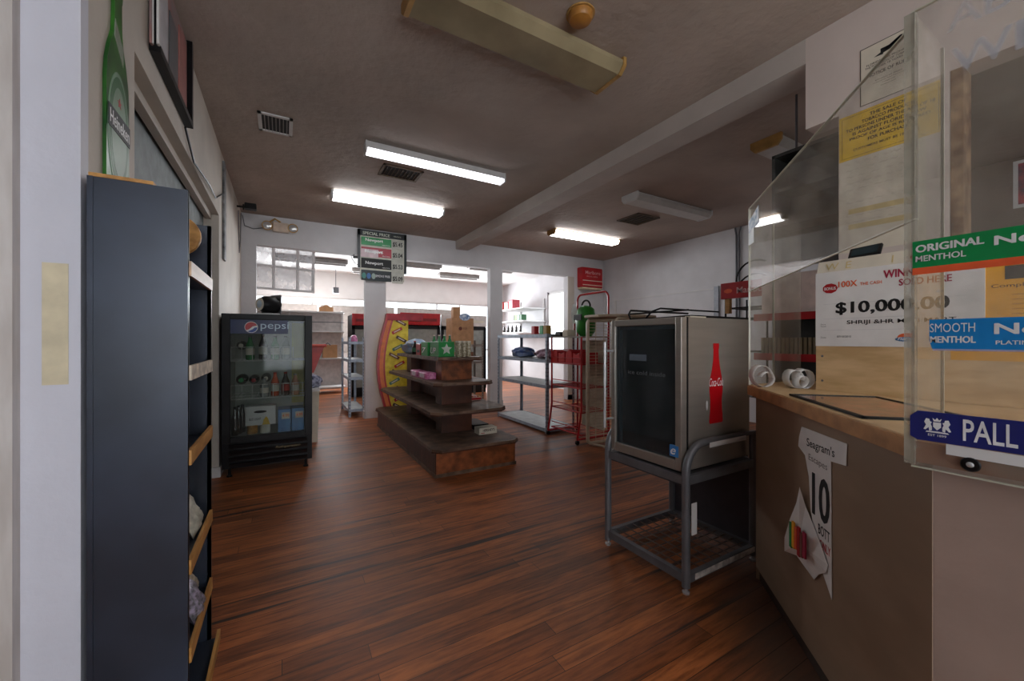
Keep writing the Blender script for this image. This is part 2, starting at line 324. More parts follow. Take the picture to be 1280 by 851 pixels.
# back room far wall with clerestory and boarded windows
YF=10.9
m=MB().box(-4,YF,0,-0.9,YF+0.12,H).box(-0.9,YF,2.28,XR,YF+0.12,H).box(-0.9,YF,0,4.5,YF+0.12,0.9).box(5.5,YF,0,XR+.1,YF+0.12,2.28)
struct('wall_back_room_far',m,BACKW)
w4=struct('window_3',MB().box(-0.9,YF+0.03,2.24,5.5,YF+0.07,2.28).box(-0.9,YF+0.03,0.9,5.5,YF+0.07,0.94),TRIM)
for x in (-0.9,0.6,2.2,3.8,4.5,5.46): MB().box(x,YF+0.03,0.94,x+0.04,YF+0.07,2.24).build('mullion',TRIM,w4)
MB().box(-0.9,YF+0.048,0.94,5.5,YF+0.052,2.24).build('pane',CLEAR,w4)
# boards blocking the lower part of the far windows, leaving slits of daylight
for i,(x0,x1) in enumerate([(-0.9,0.72),(0.80,0.98),(1.05,2.6),(2.68,4.5)]):
    MB().box(x0,YF-0.03,0.9,x1,YF-0.005,2.09).build('board',mat('window_board',(170,165,160),0.7),w4)
# mains ceiling joints in the back room: long strip fixtures seen as dark bars
# ============================================================ CEILING LIGHTS
def fixture(x0,x1,yc,wd,ht,body,dif,label,endm=None,z=H,round_=True):
    t=thing('ceiling_light',label,'ceiling light',((x0+x1)/2,yc,z-ht),'fluorescent ceiling fixtures')
    MB().box(x0+0.01,yc-wd*0.42,z-0.025,x1-0.01,yc+wd*0.42,z-0.001).build('housing',body,t)
    pr=[(-wd/2,-0.02),(-wd/2,-ht*0.55),(-wd*0.36,-ht),(wd*0.36,-ht),(wd/2,-ht*0.55),(wd/2,-0.02)]
    fr=F((x0+0.02,yc,z),(0,-1,0),(0,0,1)) # n = u x v = (-1,0,0)... extrude towards +x with negative n
    MB().poly(fr,[(a,b) for a,b in pr],0,-(x1-x0-0.04)).build('diffuser',dif,t)
    for xa in (x0,x1-0.025):
        MB().poly(F((xa,yc,z),(0,-1,0),(0,0,1)),[(a*1.04,b*1.06 if b<-0.03 else b+0.018) for a,b in pr],0,-0.025).build('end_cap',endm or body,t)
    return t
# the large aged one is nearly overhead
fixture(0.52,1.80,1.88,0.29,0.085,AGED,OLDDIF,'large unlit wraparound ceiling light with yellowed diffuser, nearest the camera',AGED)
fixture(0.9,2.2,-1.0,0.20,0.075,TRIM,TUBE,'added white wraparound fill light behind the camera, out of view',TRIM)  # added unseen fixture that brightens the near walls and counter
def strip_light(x0,x1,yc,label):
    t=thing('ceiling_light',label,'ceiling light',((x0+x1)/2,yc,H-0.13),'fluorescent ceiling fixtures')
    MB().box(x0,yc-0.055,H-0.085,x1,yc+0.055,H-0.03).build('housing',TRIM,t)
    for xx in (x0+0.1,(x0+x1)/2,x1-0.1): MB().tube([(xx,yc,H-0.03),(xx+0.01,yc,H-0.001)],0.004,6).build('hanger',GREYM,t)
    MB().poly(F((x0+0.01,yc,H),(0,-1,0)),[(-0.055,-0.087),(-0.045,-0.115),(0.045,-0.115),(0.055,-0.087)],0,-(x1-x0-0.02)).build('diffuser',TUBE2,t)
    for xa in (x0-0.012,x1): MB().box(xa,yc-0.062,H-0.12,xa+0.012,yc+0.062,H-0.03).build('end_cap',TRIM,t)
strip_light(0.61,1.93,3.55,'narrow strip light hanging just below the ceiling beside a brown air vent')
fixture(0.47,1.82,5.0,0.20,0.075,TRIM,TUBE,'bright white wraparound light in front of the price sign',mat('cap_white',(225,225,225),0.4))
fixture(3.58,4.95,5.0,0.20,0.075,AGED,TUBE,'bright white wraparound light with tan end caps right of the beam',AGED)
fixture(3.50,4.90,3.32,0.24,0.09,TRIM,OFFDIF,'unlit white box ceiling light beside a square vent right of the beam',TRIM)
fixture(3.53,4.90,1.83,0.24,0.09,AGED,OFFDIF,'unlit ceiling light with yellowed end cap behind the clear counter shield',AGED)
for i,(x0,x1,y,lb) in enumerate([(-0.1,1.3,7.35,'long unlit strip light on the back room ceiling behind the price sign'),(1.6,2.9,7.35,'unlit strip light on the back room ceiling, nearest behind the middle opening'),
     (-0.2,1.2,9.2,'distant unlit strip light on the back room ceiling seen over the drinks fridge'),(1.7,3.1,8.6,'distant unlit strip light on the back room ceiling seen in the middle opening'),(1.4,2.3,10.0,'farthest unlit strip light beside the white column'),(3.4,4.5,9.6,'farthest unlit strip light beside the right hand column'),(3.6,4.75,8.2,'unlit strip light on the back room ceiling in the right opening')]):
    t=thing('ceiling_light',lb,'ceiling light',((x0+x1)/2,y,H-0.09),'back room strip lights')
    MB().box(x0,y-0.09,H-0.09,x1,y+0.09,H-0.001).build('housing',mat('grey_strip_housing',(150,146,142),0.5),t,bevel=0.01)
    MB().tube([(x0+0.03,y,H-0.105),(x1-0.03,y,H-0.105)],0.018,8).build('tube',TRIM,t)
def vent(x0,y0,x1,y1,m_,m2,label,n=7):
    t=thing('air_vent',label,'air vent',((x0+x1)/2,(y0+y1)/2,H-0.015),'ceiling air vents')
    MB().box(x0,y0,H-0.012,x1,y0+0.025,H-0.001).box(x0,y1-0.025,H-0.012,x1,y1,H-0.001).box(x0,y0,H-0.012,x0+0.025,y1,H-0.001).box(x1-0.025,y0,H-0.012,x1,y1,H-0.001).build('frame',m_,t)
    MB().box(x0+0.02,y0+0.02,H-0.004,x1-0.02,y1-0.02,H-0.001).build('duct_opening',INK,t)
    for i in range(n):
        xa=x0+0.03+(x1-x0-0.06)*(i+0.5)/n
        MB().fbox(F((xa,y0+0.025,H-0.013),(0,1,0),(0.5,0,1)),0,0,-0.001,y1-y0-0.05,0.012,0.001).build('slat',m2,t)
vent(-0.17,3.5,0.065,3.80,TRIM,mat('vent_slat_grey',(130,125,120),0.5),'white square air vent on the ceiling near the left wall')
vent(0.84,3.93,1.235,4.22,mat('rusty_vent',(104,84,62),0.6),mat('rusty_slat',(120,98,72),0.6),'brown air vent on the ceiling between the two left lights',9)
vent(4.12,3.75,4.55,4.15,mat('dirty_vent',(92,76,58),0.6),mat('rusty_slat',(120,98,72),0.6),'dark brown square vent right of the beam beside the unlit box light',5)
t=thing('smoke_detector','round amber ceiling fitting above the large near light','smoke detector',(1.35,1.62,H-0.05))
MB().lathe((1.35,1.62,H-0.05),[(0.03,0),(0.055,0.01),(0.065,0.03),(0.065,0.049)],24).build('cover',mat('amber_fitting',(170,116,52),0.4),t,smooth=True)
MB().lathe((1.35,1.62,H-0.008),[(0.075,0),(0.075,0.007)],24).build('base_plate',AGED,t)
t=thing('security_camera','small black security camera high at the far left corner','camera',(-0.25,5.6,2.82))
MB().lathe((-0.42,5.72,2.80),[(0.035,0),(0.035,0.012)],12,F((0,0,0),(0,1,0),(1,0,0))).build('mount',BLACKP,t)
MB().tube([(-0.48,5.72,2.8),(-0.37,5.72,2.8)],0.012).build('arm',BLACKP,t)
MB().box(-0.40,5.62,2.765,-0.28,5.72,2.835).build('housing',BLACKP,t,bevel=0.01)
# ============================================================ LEFT WALL THINGS
t=thing('display_shelf','tall narrow dark blue steel shelving rack against the white left wall','shelving rack',(-0.36,1.75,0))
for y in (1.53,1.965): MB().box(-0.466,y,0,-0.25,y+0.012,1.655).box(-0.262,y-0.004 if y<1.6 else y,0,-0.25,y+0.018,1.655).box(-0.468,y-0.004 if y<1.6 else y,0,-0.456,y+0.018,1.655).build('side_panel',NAVY,t)
MB().box(-0.468,1.542,0.02,-0.46,1.965,1.65).build('back_panel',NAVY,t)
MB().box(-0.466,1.53,1.656,-0.33,1.97,1.666).build('top_board',AMBER,t)
for z,m_,x in [(1.40,PALEWOOD,-0.25),(1.08,CHIPPED,-0.25),(0.82,AMBER,-0.25),(0.485,AMBER,-0.25),(0.215,AMBER,-0.25),(0.0,AMBER,-0.225)]:
    s_=MB().box(-0.46,1.543,z,x-0.004,1.964,z+0.012).build('shelf',NAVY,t)
    MB().box(x-0.004,1.543,z-0.002,x+0.006,1.964,z+0.043).build('lip',m_,s_)
tag(MB().lathe((-0.33,1.80,1.575),[(0.0,0),(0.07,0),(0.072,0.004),(0.072,0.018),(0.0,0.02)],28,F((0,0,0),(1,0,0),(0,1,0))).build('wooden_disc',AMBER,smooth=True),'round amber wooden disc inside the top of the dark blue rack','wooden disc')
def bag(x,y,z,m_,label,s=0.09,tilt=0.5):
    mb=MB(); n=9; V=[]; Fc=[]
    for side in (1,-1):
        for i in range(n):
            for j in range(n):
                u=i/(n-1)*2-1; v=j/(n-1)*2-1
                th=0.028*(1-u**4)*(1-v**4)**0.8*side*(1+0.25*math.sin(7*u+5*v))
                V.append(Vector((x+th*math.cos(tilt)+ v*s*math.sin(tilt)*-0.6, y+u*s*0.8, z+s*0.75+v*s*0.75+th*0.3)))
        b=0 if side==1 else n*n
        for i in range(n-1):
            for j in range(n-1): Fc.append((b+i*n+j,b+(i+1)*n+j,b+(i+1)*n+j+1,b+i*n+j+1))
    mb.add(V,Fc)
    return tag(mb.build('snack_bag',m_,smooth=True),label,'snack bag','snack bags on the blue rack')
bag(-0.30,1.84,0.50,mat('silver_bag',(196,192,176),0.35,0.2,var=0.3,scale=30),'silver snack bag on the blue rack, topmost of its bags')
bag(-0.32,1.87,0.23,mat('cream_bag',(206,198,170),0.4,0.1,var=0.35,scale=35,c2=(225,218,200)),'cream snack bag standing behind the purple one on the low rack shelf',0.1)
bag(-0.28,1.76,0.23,mat('purple_bag',(150,150,150),0.35,0.2,var=0.6,scale=60,c2=(190,180,205)),'silver and purple patterned snack bag on the low rack shelf',0.08)
# bottle shaped beer sticker on the wall above the rack  (wall plane, right = +Y)
fl=F((XL,0,0),(0,1,0)); fl.n=Vector((1,0,0))
t=thing('beer_bottle_sign','green beer bottle shaped wall sign above the dark blue rack','wall sign',(XL,1.82,1.66))
yc=1.815; bw=0.105
def bottle_pts(yc,z0,z1,w,neck=0.34):
    h=z1-z0
    half=[(0.94,0),(1,0.015),(1,0.50),(0.93,0.58),(0.72,0.66),(0.42,0.74),(neck,0.82),(neck*0.95,0.93),(neck*1.15,0.94),(neck*1.15,0.985),(neck,1)]
    return [(yc+a*w,z0+b*h) for a,b in half]+[(yc-a*w,z0+b*h) for a,b in half[::-1]]
MB().poly(fl,bottle_pts(yc,1.67,2.40,bw),0.001,0.010).build('bottle_cutout',mat('beer_green',(24,84,34),0.3,var=0.3,scale=6,c2=(54,120,38)),t)
MB().disc(fl,yc,1.895,0.096,0.20,0.010,0.0115,32).build('oval_label',mat('label_green_ring',(120,150,122),0.4),t)
MB().disc(fl,yc,1.895,0.088,0.185,0.0115,0.012,32).build('oval_label_inner',mat('beer_green2',(30,96,42),0.4),t)
MB().disc(fl,yc,1.895,0.070,0.15,0.012,0.0125,32).build('oval_label_centre',mat('label_pale',(118,146,120),0.4),t)
MB().fbox(fl,yc-0.10,1.885,0.0125,yc+0.10,1.955,0.014).build('label_band',INK,t)
MB().text(fl,yc,1.897,'Heineken',0.045,0.18,0.02,n=0.0145,align='c').build('lettering',WINK,t)
st=[];
for i in range(10):
    a=math.pi/2+i*math.pi/5; r=0.018 if i%2==0 else 0.007
    st.append((yc+r*math.cos(a),1.995+r*math.sin(a)))
MB().poly(fl,st,0.0126,0.0135).build('red_star',REDM,t)
MB().poly(fl,[(yc-0.04,2.2),(yc+0.04,2.14),(yc+0.04,2.20),(yc-0.033,2.26)],0.010,0.012).build('neck_label',mat('neck_label',(140,150,130),0.4),t)
MB().disc(fl,yc,2.385,0.035,0.016,0.01,0.013,16).build('cap',mat('cap_dark',(30,60,34),0.3),t)
# framed light box sign high on the left wall
t=thing('framed_sign','black framed sign standing out from the left wall near the ceiling','framed sign',(XL,2.5,2.42))
MB().box(-0.488,2.20,2.42,-0.45,2.90,2.45).box(-0.488,2.20,2.45,-0.465,2.22,H-0.01).box(-0.488,2.87,2.45,-0.45,2.90,H-0.01).build('frame',BLACKM,t)
MB().box(-0.483,2.18,2.44,-0.475,2.87,H-0.02).build('face',mat('faded_sign_face',(150,140,140),0.4,var=0.2,scale=6,c2=(160,110,104)),t)
for i,(y0,y1,z0,z1,m_) in enumerate([(2.22,2.42,2.47,2.82,mat('sign_pale',(190,186,190),0.4)),(2.46,2.62,2.47,2.78,GREYM),(2.66,2.84,2.5,2.85,mat('sign_rose',(168,110,104),0.4))]):
    MB().box(-0.475,y0,z0,-0.47,y1,z1).build('panel',m_,t)
MB().box(-0.4735,2.18,2.44,-0.470,2.19,2.9).box(-0.46,2.18,2.445,-0.452,2.2,2.9).build('inner_rail',TRIM,t)
m=MB().tube([(XL+0.012,2.85,2.40),(XL+0.012,3.1,2.30),(XL+0.02,3.6,2.34),(XL+0.012,4.0,2.36),(XL+0.012,4.4,2.52)],0.006,6)
tag(m.build('hanging_cable',BLACKP,smooth=True),'thin dark cable drooping along the left wall above the header','cable')
tag(MB().box(XL+0.001,4.5,1.95,XL+0.02,4.62,2.86).build('conduit_strip',mat('worn_grey_strip',(96,98,100),0.6,0.3,var=0.4,scale=12,c2=(150,150,150)),bevel=0.004),'worn grey metal raceway on the left wall beside the hanging cable','raceway')
fe=F((0,YB,0),(1,0,0)); 
tag(MB().fbox(F((-0.56,1.548,1.08),(1,0,0)),0,0,0,0.05,0.33,0.001).build('masking_tape',mat('masking_tape',(214,202,172),0.7)),'strip of pale masking tape on the white wall beside the blue rack','tape')
t=thing('emergency_light','beige emergency light with two lamp heads on the far wall','emergency light',(-0.02,YB,2.68))
MB().box(-0.13,YB-0.07,2.70,0.07,YB,2.83).build('battery_case',mat('beige_case',(206,186,168),0.5),t,bevel=0.015)
for x in (-0.19,0.115):
    h_=MB().lathe((x,YB-0.06,2.765),[(0.03,-0.05),(0.06,0.0),(0.065,0.02)],16,F((0,0,0),(1,0,0),(0,-1,0))).build('lamp_head',AGED,t,smooth=True)
    MB().lathe((x,YB-0.08,2.765),[(0.052,0.0),(0.03,0.012),(0,0.014)],16,F((0,0,0),(1,0,0),(0,-1,0))).build('lens',CHROME,h_,smooth=True)
MB().tube([(-0.19,YB-0.03,2.8),(-0.10,YB-0.03,2.88),(-0.03,YB-0.02,2.84)],0.012).build('bracket',AGED,t)
MB().tube([(-0.2,YB-0.02,2.75),(-0.35,YB-0.012,2.71),(-0.45,YB-0.012,2.74),(-0.475,YB-0.012,2.88)],0.006,6).build('cable',GREYM,t)
tag(MB().tube([(-0.475,6.2,2.85),(-0.478,6.15,2.5),(-0.478,6.0,2.3),(-0.478,5.95,2.5),(-0.478,5.9,2.8)],0.006,6).build('looped_cable',GREYM),'looped grey cable hanging in the far left corner','cable')
# ============================================================ PRICE SIGN
fs=F((0.973,YB-0.045,0),(1,0,0))
t=thing('price_sign','black framed cigarette price sign hanging in front of the far wall column','price sign',(1.34,YB-0.03,2.08))
MB().fbox(fs,0,2.30,-0.02,0.035,2.89,0.02).fbox(fs,0.70,2.26,-0.02,0.735,2.89,0.02).fbox(fs,0,2.80,-0.02,0.735,2.89,0.02).build('frame',mat('sign_frame',(28,36,40),0.4),t)
MB().fbox(fs,0.035,2.13,-0.015,0.70,2.80,0.0).build('back_panel',mat('sign_backing',(196,196,182),0.5),t)
rows=[(2.66,2.80-0.02,GRN,'Newport','$5.45',PAPER),(2.49,2.63,mat('sign_crimson',(168,40,60),0.4),'Newport','$5.04',PAPER),(2.31,2.46,INK,'Newport','$5.53',PAPER),(2.12,2.28,mat('sign_dark',(30,40,44),0.4),'SMOKE FREE','$5.09',PAPER)]
for i,(z0,z1,m_,tx,pr,pp) in enumerate(rows):
    MB().fbox(fs,0.05,z0,0,0.50,z1,0.008).build('brand_strip',m_,t)
    MB().fbox(fs,0.51,z0-0.02,0,0.68,z1,0.010).build('price_card',mat('price_card',(186,186,176),0.6),t)
    MB().text(fs,0.52,z0+0.01,pr,0.08,0.15,0.03,n=0.012).build('price_digits',INK,t)
    if i<3: MB().text(fs,0.11,z0+0.045,tx,0.06,0.26,0.02,n=0.010).text(fs,0.36,z0+0.012,'MENTHOL',0.016,0.12,n=0.010).build('lettering',WINK,t)
    else:
        MB().text(fs,0.26,z0+0.06,tx,0.035,0.22,n=0.010).build('lettering',WINK,t)
        for k,mm in enumerate((mat('teal_disc',(70,140,130),0.4),mat('blue_disc',(60,110,170),0.4),mat('pale_disc',(150,170,160),0.4))):
            MB().disc(fs,0.09+k*0.07,z0+0.07,0.03,0.045,0.008,0.010,20).build('pack_emblem',mm,t)
MB().fbox(fs,0.04,2.475,0,0.30,2.60,0.009).build('pale_strip_end',mat('sign_pink_white',(214,190,196),0.5),t)
MB().text(fs,0.10,2.53,'Newport',0.055,0.26,0.02,n=0.012).build('lettering',WINK,t)
MB().text(fs,0.07,2.815,'SPECIAL PRICE',0.045,0.40,0.02,n=0.022).text(fs,0.53,2.825,'MENTHOL',0.022,0.12,n=0.022).build('heading',mat('heading_pale',(200,206,190),0.5),t)
MB().tube([(0.99,YB-0.03,2.33),(0.93,YB-0.03,2.38),(0.88,YB-0.03,2.46),(0.93,YB-0.03,2.5)],0.006,6).build('cable',BLACKP,t)
MB().box(0.91,YB-0.05,2.44,0.97,YB-0.02,2.48).build('clip',BLACKP,t)
# ============================================================ GLASS DOOR DRINKS FRIDGE
x0,x1,y0,y1,zt=-0.462,0.236,4.19,4.80,1.435
t=thing('drinks_fridge','black upright glass door fridge with blue cola header by left wall','fridge',((x0+x1)/2,(y0+y1)/2,0))
MB().box(x0,y0+0.05,0.08,x0+0.04,y1,zt).box(x1-0.04,y0+0.05,0.08,x1,y1,zt).box(x0,y1-0.03,0.08,x1,y1,zt).box(x0,y0+0.05,zt-0.04,x1,y1,zt).box(x0,y0+0.03,0.08,x1,y1,0.33).build('cabinet',BLACKM,t)
INL=mat('fridge_liner',(176,180,172),0.5,var=0.06)
MB().box(x0+0.04,y1-0.045,0.33,x1-0.04,y1-0.03,zt-0.04).box(x0+0.04,y0+0.06,0.33,x0+0.05,y1-0.03,zt-0.04).box(x0+0.04,y0+0.06,0.33,x1-0.04,y1-0.03,0.34).build('liner',INL,t)
MB().box(x1-0.05,y0+0.06,0.33,x1-0.04,y1-0.03,zt-0.04).box(x1-0.16,y1-0.06,0.55,x1-0.05,y1-0.05,zt-0.05).build('yellow_reflection',mat('yellow_reflection',(206,196,110),0.5,var=0.15),t)  # yellow reflection in the door glass, coloured into the right lining
dr=MB().box(x0,y0,0.31,x0+0.062,y0+0.045,zt).box(x1-0.062,y0,0.31,x1,y0+0.045,zt).box(x0+0.062,y0,zt-0.05,x1-0.062,y0+0.045,zt).box(x0+0.062,y0,0.31,x1-0.062,y0+0.045,0.355).build('door',BLACKP,t,bevel=0.004)
MB().box(x0+0.062,y0+0.018,0.355,x1-0.062,y0+0.024,zt-0.05).build('door_glass',glass('fridge_glass',tint=(0.82,0.85,0.84),haze=0.03,refl=0.45),dr)
ff=F((x0,y0+0.017,0),(1,0,0))
hd=MB().fbox(ff,0.062,1.26,0,0.50,zt-0.05,0.003).build('header_panel',mat('cola_navy',(20,36,84),0.4,var=0.15),dr)
MB().text(ff,0.285,1.285,'pepsi',0.082,0.22,0.0,n=0.0045).build('lettering',mat('pale_blue_lettering',(176,196,214),0.4),dr)
gl_=lambda a0,a1,k=16:[(0.215+0.046*math.cos(math.radians(a0+(a1-a0)*i/k)),1.318+0.046*math.sin(math.radians(a0+(a1-a0)*i/k))) for i in range(k+1)]
MB().disc(ff,0.215,1.318,0.05,0.05,0.003,0.0045,32).build('globe_emblem',WINK,dr)
MB().poly(ff,gl_(20,215)+[(0.20,1.30),(0.225,1.325)],0.0045,0.0055).build('globe_red',REDM,dr)
MB().poly(ff,gl_(235,360)+[(0.24,1.315),(0.225,1.30)],0.0045,0.0055).build('globe_blue',mat('globe_blue',(30,70,150),0.4),dr)
for z in (1.02,0.68):
    s_=MB()
    for k in range(13): s_.tube([(x0+0.05+k*0.05,y0+0.09,z),(x0+0.05+k*0.05,y1-0.05,z)],0.003,6)
    for yy in (y0+0.08,y0+0.3,y1-0.06): s_.tube([(x0+0.045,yy,z-0.004),(x1-0.045,yy,z-0.004)],0.005,6)
    s_=s_.build('wire_shelf',mat('white_wire',(205,205,200),0.4),t)
    g_=MB().tube([(x0+0.06,y0+0.075,z+0.12),(x1-0.18 if z>0.9 else x1-0.06,y0+0.075,z+0.12)],0.0035,6)
    for k in range(7 if z>0.9 else 8):
        xx=x0+0.06+k*0.08
        if xx<x1-0.05: g_.tube([(xx,y0+0.075,z),(xx,y0+0.075,z+0.12)],0.0035,6)
    g_.build('bottle_rail',mat('white_wire',(205,205,200),0.4),s_)
for k in range(4): MB().fbox(F((x0,y0+0.03,0.095+k*0.055),(1,0,0),(0,-0.35,1)),0.05,0,0,x1-x0-0.04,0.034,0.012).build('grille_slat',mat('grille_black',(24,23,26),0.4,0.1),t)
MB().text(F((x0,y0+0.006,0),(1,0,0)),0.40,0.215,'Refrigeration',0.024,0.2,shear=0.3).build('grille_lettering',mat('faded_gold',(170,150,110),0.5),t)
for xx in (x0+0.05,x1-0.05):
    for yy in (y0+0.08,y1-0.06): MB().lathe((xx,yy,0.0),[(0.022,0),(0.022,0.012),(0.012,0.014),(0.012,0.085)],12).build('foot',BLACKM,t,smooth=True)
t_f=t
# bottles inside
def bottle(x,y,z,body,capm,label,h=0.22,r=0.034,lbl=LBLW):
    t=thing('drink_bottle',label,'bottle',(x,y,z),'bottles in the black glass door fridge')
    MB().lathe((x,y,z),[(r*0.8,0),(r,0.008),(r,h*0.55),(r*0.9,h*0.62),(r*0.45,h*0.82),(r*0.38,h*0.93)],16).build('body',body,t,smooth=True)
    MB().lathe((x,y,z+h*0.93),[(r*0.42,0),(r*0.42,h*0.06),(r*0.3,h*0.065)],12).build('cap',capm,t)
    MB().lathe((x,y,z+h*0.2),[(r*1.02,0),(r*1.02,h*0.28)],16).build('wrap_label',lbl,t)
def lying(x,y,z,body,capm,label,L=0.24,r=0.04):
    t=thing('drink_bottle',label,'bottle',(x,y,z-r),'bottles in the black glass door fridge')
    fr=F((0,0,0),(1,0,0),(0,1,0))
    MB().lathe((x,y+L,z),[(r*0.8,0),(r,-0.01),(r,-L*0.6),(r*0.45,-L*0.88),(r*0.4,-L*0.94)],16,fr).build('body',body,t,smooth=True)
    MB().lathe((x,y+0.03,z),[(r*0.45,0),(r*0.45,-0.018),(r*0.3,-0.02)],12,fr).build('cap',capm,t)
Z1,Z2=1.025,0.685
lying(x0+0.13,y0+0.12,Z1+0.13,BOTD,LBLW,'dark bottle lying end-on at the left of the upper fridge shelf')
bottle(x0+0.20,y0+0.12,Z1,BOTG,GREYM,'left green bottle standing on the upper fridge shelf')
bottle(x0+0.30,y0+0.12,Z1,BOTD,BLACKP,'dark brown bottle between the two green bottles on upper fridge shelf',0.24)
bottle(x0+0.395,y0+0.12,Z1,BOTG,BLACKP,'right green bottle standing on the upper fridge shelf')
bottle(x0+0.48,y0+0.12,Z1,BOTC,GREYM,'clear bottle at the right of the upper fridge shelf')
lying(x0+0.13,y0+0.13,Z2+0.155,mat('bottle_olive',(40,60,28),0.2),GRN,'dark green bottle lying end-on at the left of the lower fridge shelf',r=0.045)
lying(x0+0.225,y0+0.13,Z2+0.15,BOTD,REDM,'dark bottle lying end-on second from left on the lower fridge shelf')
lying(x0+0.32,y0+0.16,Z2+0.16,BOTD,LBLW,'dark bottle lying end-on above the silver bottle, lower fridge shelf')
bottle(x0+0.31,y0+0.11,Z2,BOTC,GREYM,'silver labelled bottle standing on the lower fridge shelf',0.17)
bottle(x0+0.395,y0+0.12,Z2,BOTO,BOTR,'orange bottle standing on the lower fridge shelf')
bottle(x0+0.48,y0+0.12,Z2,BOTD,BOTR,'dark bottle with red cap standing on the lower fridge shelf',lbl=BOTR)
bottle(x0+0.56,y0+0.12,Z2,mat('bottle_peach',(196,140,110),0.3),BOTC,'peach coloured bottle rightmost on the lower fridge shelf',0.2)
for k in range(3): bottle(x0+0.085+0.022*k,y0+0.14+0.065*k,0.345,BOTD,BLACKP,'dark bottle on the fridge floor, %s of three left of the white carton'%('leftmost','middle','rightmost')[k],0.26,0.028,lbl=BOTD)
t=thing('drinks_carton','white multipack drinks carton with handle hole on the fridge floor','carton',(x0+0.28,y0+0.17,0.345))
fc=F((x0+0.165,y0+0.09,0.345),(1,0,0))
MB().box(x0+0.165,y0+0.09,0.43,x0+0.40,y0+0.24,0.60).build('box',PAPER,t)
MB().disc(fc,0.115,0.205,0.05,0.012,0,0.002,20).build('handle_hole',INK,t)
MB().text(fc,0.03,0.13,'BUD LIGHT',0.022,0.09,0.01).build('lettering',INK,t)
MB().poly(fc,[(0.13,0.085),(0.19,0.085),(0.175,0.14),(0.16,0.16),(0.14,0.13)],0,0.002).build('printed_emblem',YELP,t)
for k in range(2): MB().lathe((x0+0.215+0.10*k,y0+0.165,0.345),[(0.04,0),(0.042,0.01),(0.042,0.085)],16).build('can',AMBER if k==0 else LBLW,t)
for k in range(2):
    t=thing('drinks_case','%s blue drinks case with cream price sticker on the fridge floor'%('left','right')[k],'drinks case',(x0+0.48+0.11*k,y0+0.2,0.345),'blue cases in the fridge')
    xa=x0+0.418+0.112*k
    MB().box(xa,y0+0.1,0.345,xa+0.104,y0+0.3,0.555).build('box',mat('case_blue',(70,130,190),0.4,var=0.2),t,bevel=0.004)
    f2=F((xa,y0+0.1,0.345),(1,0,0)); MB().fbox(f2,0.03,0.12,0,0.096,0.18,0.002).build('sticker',CREAMP,t); MB().text(f2,0.036,0.135,'4.99',0.03,0.054,0.02,n=0.003).build('lettering',ORINK,t)
# fan and white board on the fridge top
tag(MB().box(-0.24,4.35,1.436,-0.03,4.62,1.455).build('white_tray',PAPER,bevel=0.003),'flat white tray lying on top of the black fridge','tray')
t=thing('desk_fan','round black fan head with pale hub standing on the fridge top','fan',(-0.14,4.48,1.455))
fx=F((0,0,0),(0.59,-0.80,0),(-0.80,-0.59,0.0))
cfan=Vector((-0.13,4.48,1.545))
MB().lathe(cfan,[(0.03,-0.10),(0.075,-0.09),(0.085,-0.03),(0.078,0.04),(0.055,0.075)],24,fx).build('housing',BLACKP,t,smooth=True)
MB().lathe(cfan+fx.v*0.076,[(0.054,0),(0.060,0.004),(0.050,0.008)],24,fx).build('grille_ring',LBLW,t,smooth=True)
MB().lathe(cfan+fx.v*0.084,[(0.036,0),(0.02,0.01),(0,0.012)],20,fx).build('hub',mat('pale_blue_hub',(176,190,204),0.4),t,smooth=True)
MB().fbox(F(cfan-fx.v*0.09,(0.55,-0.75,0)),-0.075,-0.09,0,0.075,0.10,0.012).build('rear_panel',GREYM,t,bevel=0.008)
MB().box(-0.18,4.44,1.455,-0.09,4.52,1.47).build('base',BLACKP,t,bevel=0.004)
# ============================================================ GONDOLA
gx=1.555
t=thing('display_gondola','stepped dark wooden island display shelf in the middle of floor','display shelf',(gx,4.55,0))
def chamf(xc,hw,ya,yb,c): return [(xc-hw,ya+c),(xc-hw+c,ya),(xc+hw-c,ya),(xc+hw,ya+c),(xc+hw,yb-c),(xc+hw-c,yb),(xc-hw+c,yb),(xc-hw,yb-c)]
MB().box(1.15,3.325,0,1.955,5.77,0.225).build('base',DARKWOOD,t,bevel=0.006)
MB().box(1.155,3.318,0.03,1.95,3.326,0.222).build('base_end_panel',REDWOOD,t)
MB().box(1.145,3.312,0.0,1.96,3.322,0.03).box(1.14,3.312,0,1.152,5.775,0.03).build('scuffed_skirt',WORNWOOD,t)
for (hw,ya,yb,z,c) in [(0.435,3.27,5.82,0.225,0.07),(0.39,3.42,5.72,0.515,0.09),(0.315,3.58,5.54,0.765,0.07),(0.235,3.70,5.40,1.005,0.035)]:
    s_=MB().poly(W,chamf(gx,hw,ya,yb,c),z+0.004,z+0.027).build('shelf',WORNWOOD,t)
    MB().poly(W,chamf(gx,hw+0.004,ya-0.004,yb+0.004,c),z-0.008,z+0.004).build('shelf_underside',DARKWOOD,s_)
for a,b in ((0.25,0.508),(0.54,0.758),(0.79,0.998)):
    MB().box(1.40,3.86,a,1.735,4.04,b).build('end_column',REDWOOD if b>0.9 else DARKWOOD,t)
    MB().box(1.42,5.05,a,1.72,5.25,b).build('rear_column',DARKWOOD,t)
    MB().box(1.54,4.04,a,1.57,5.05,b).build('spine_panel',DARKWOOD,t)
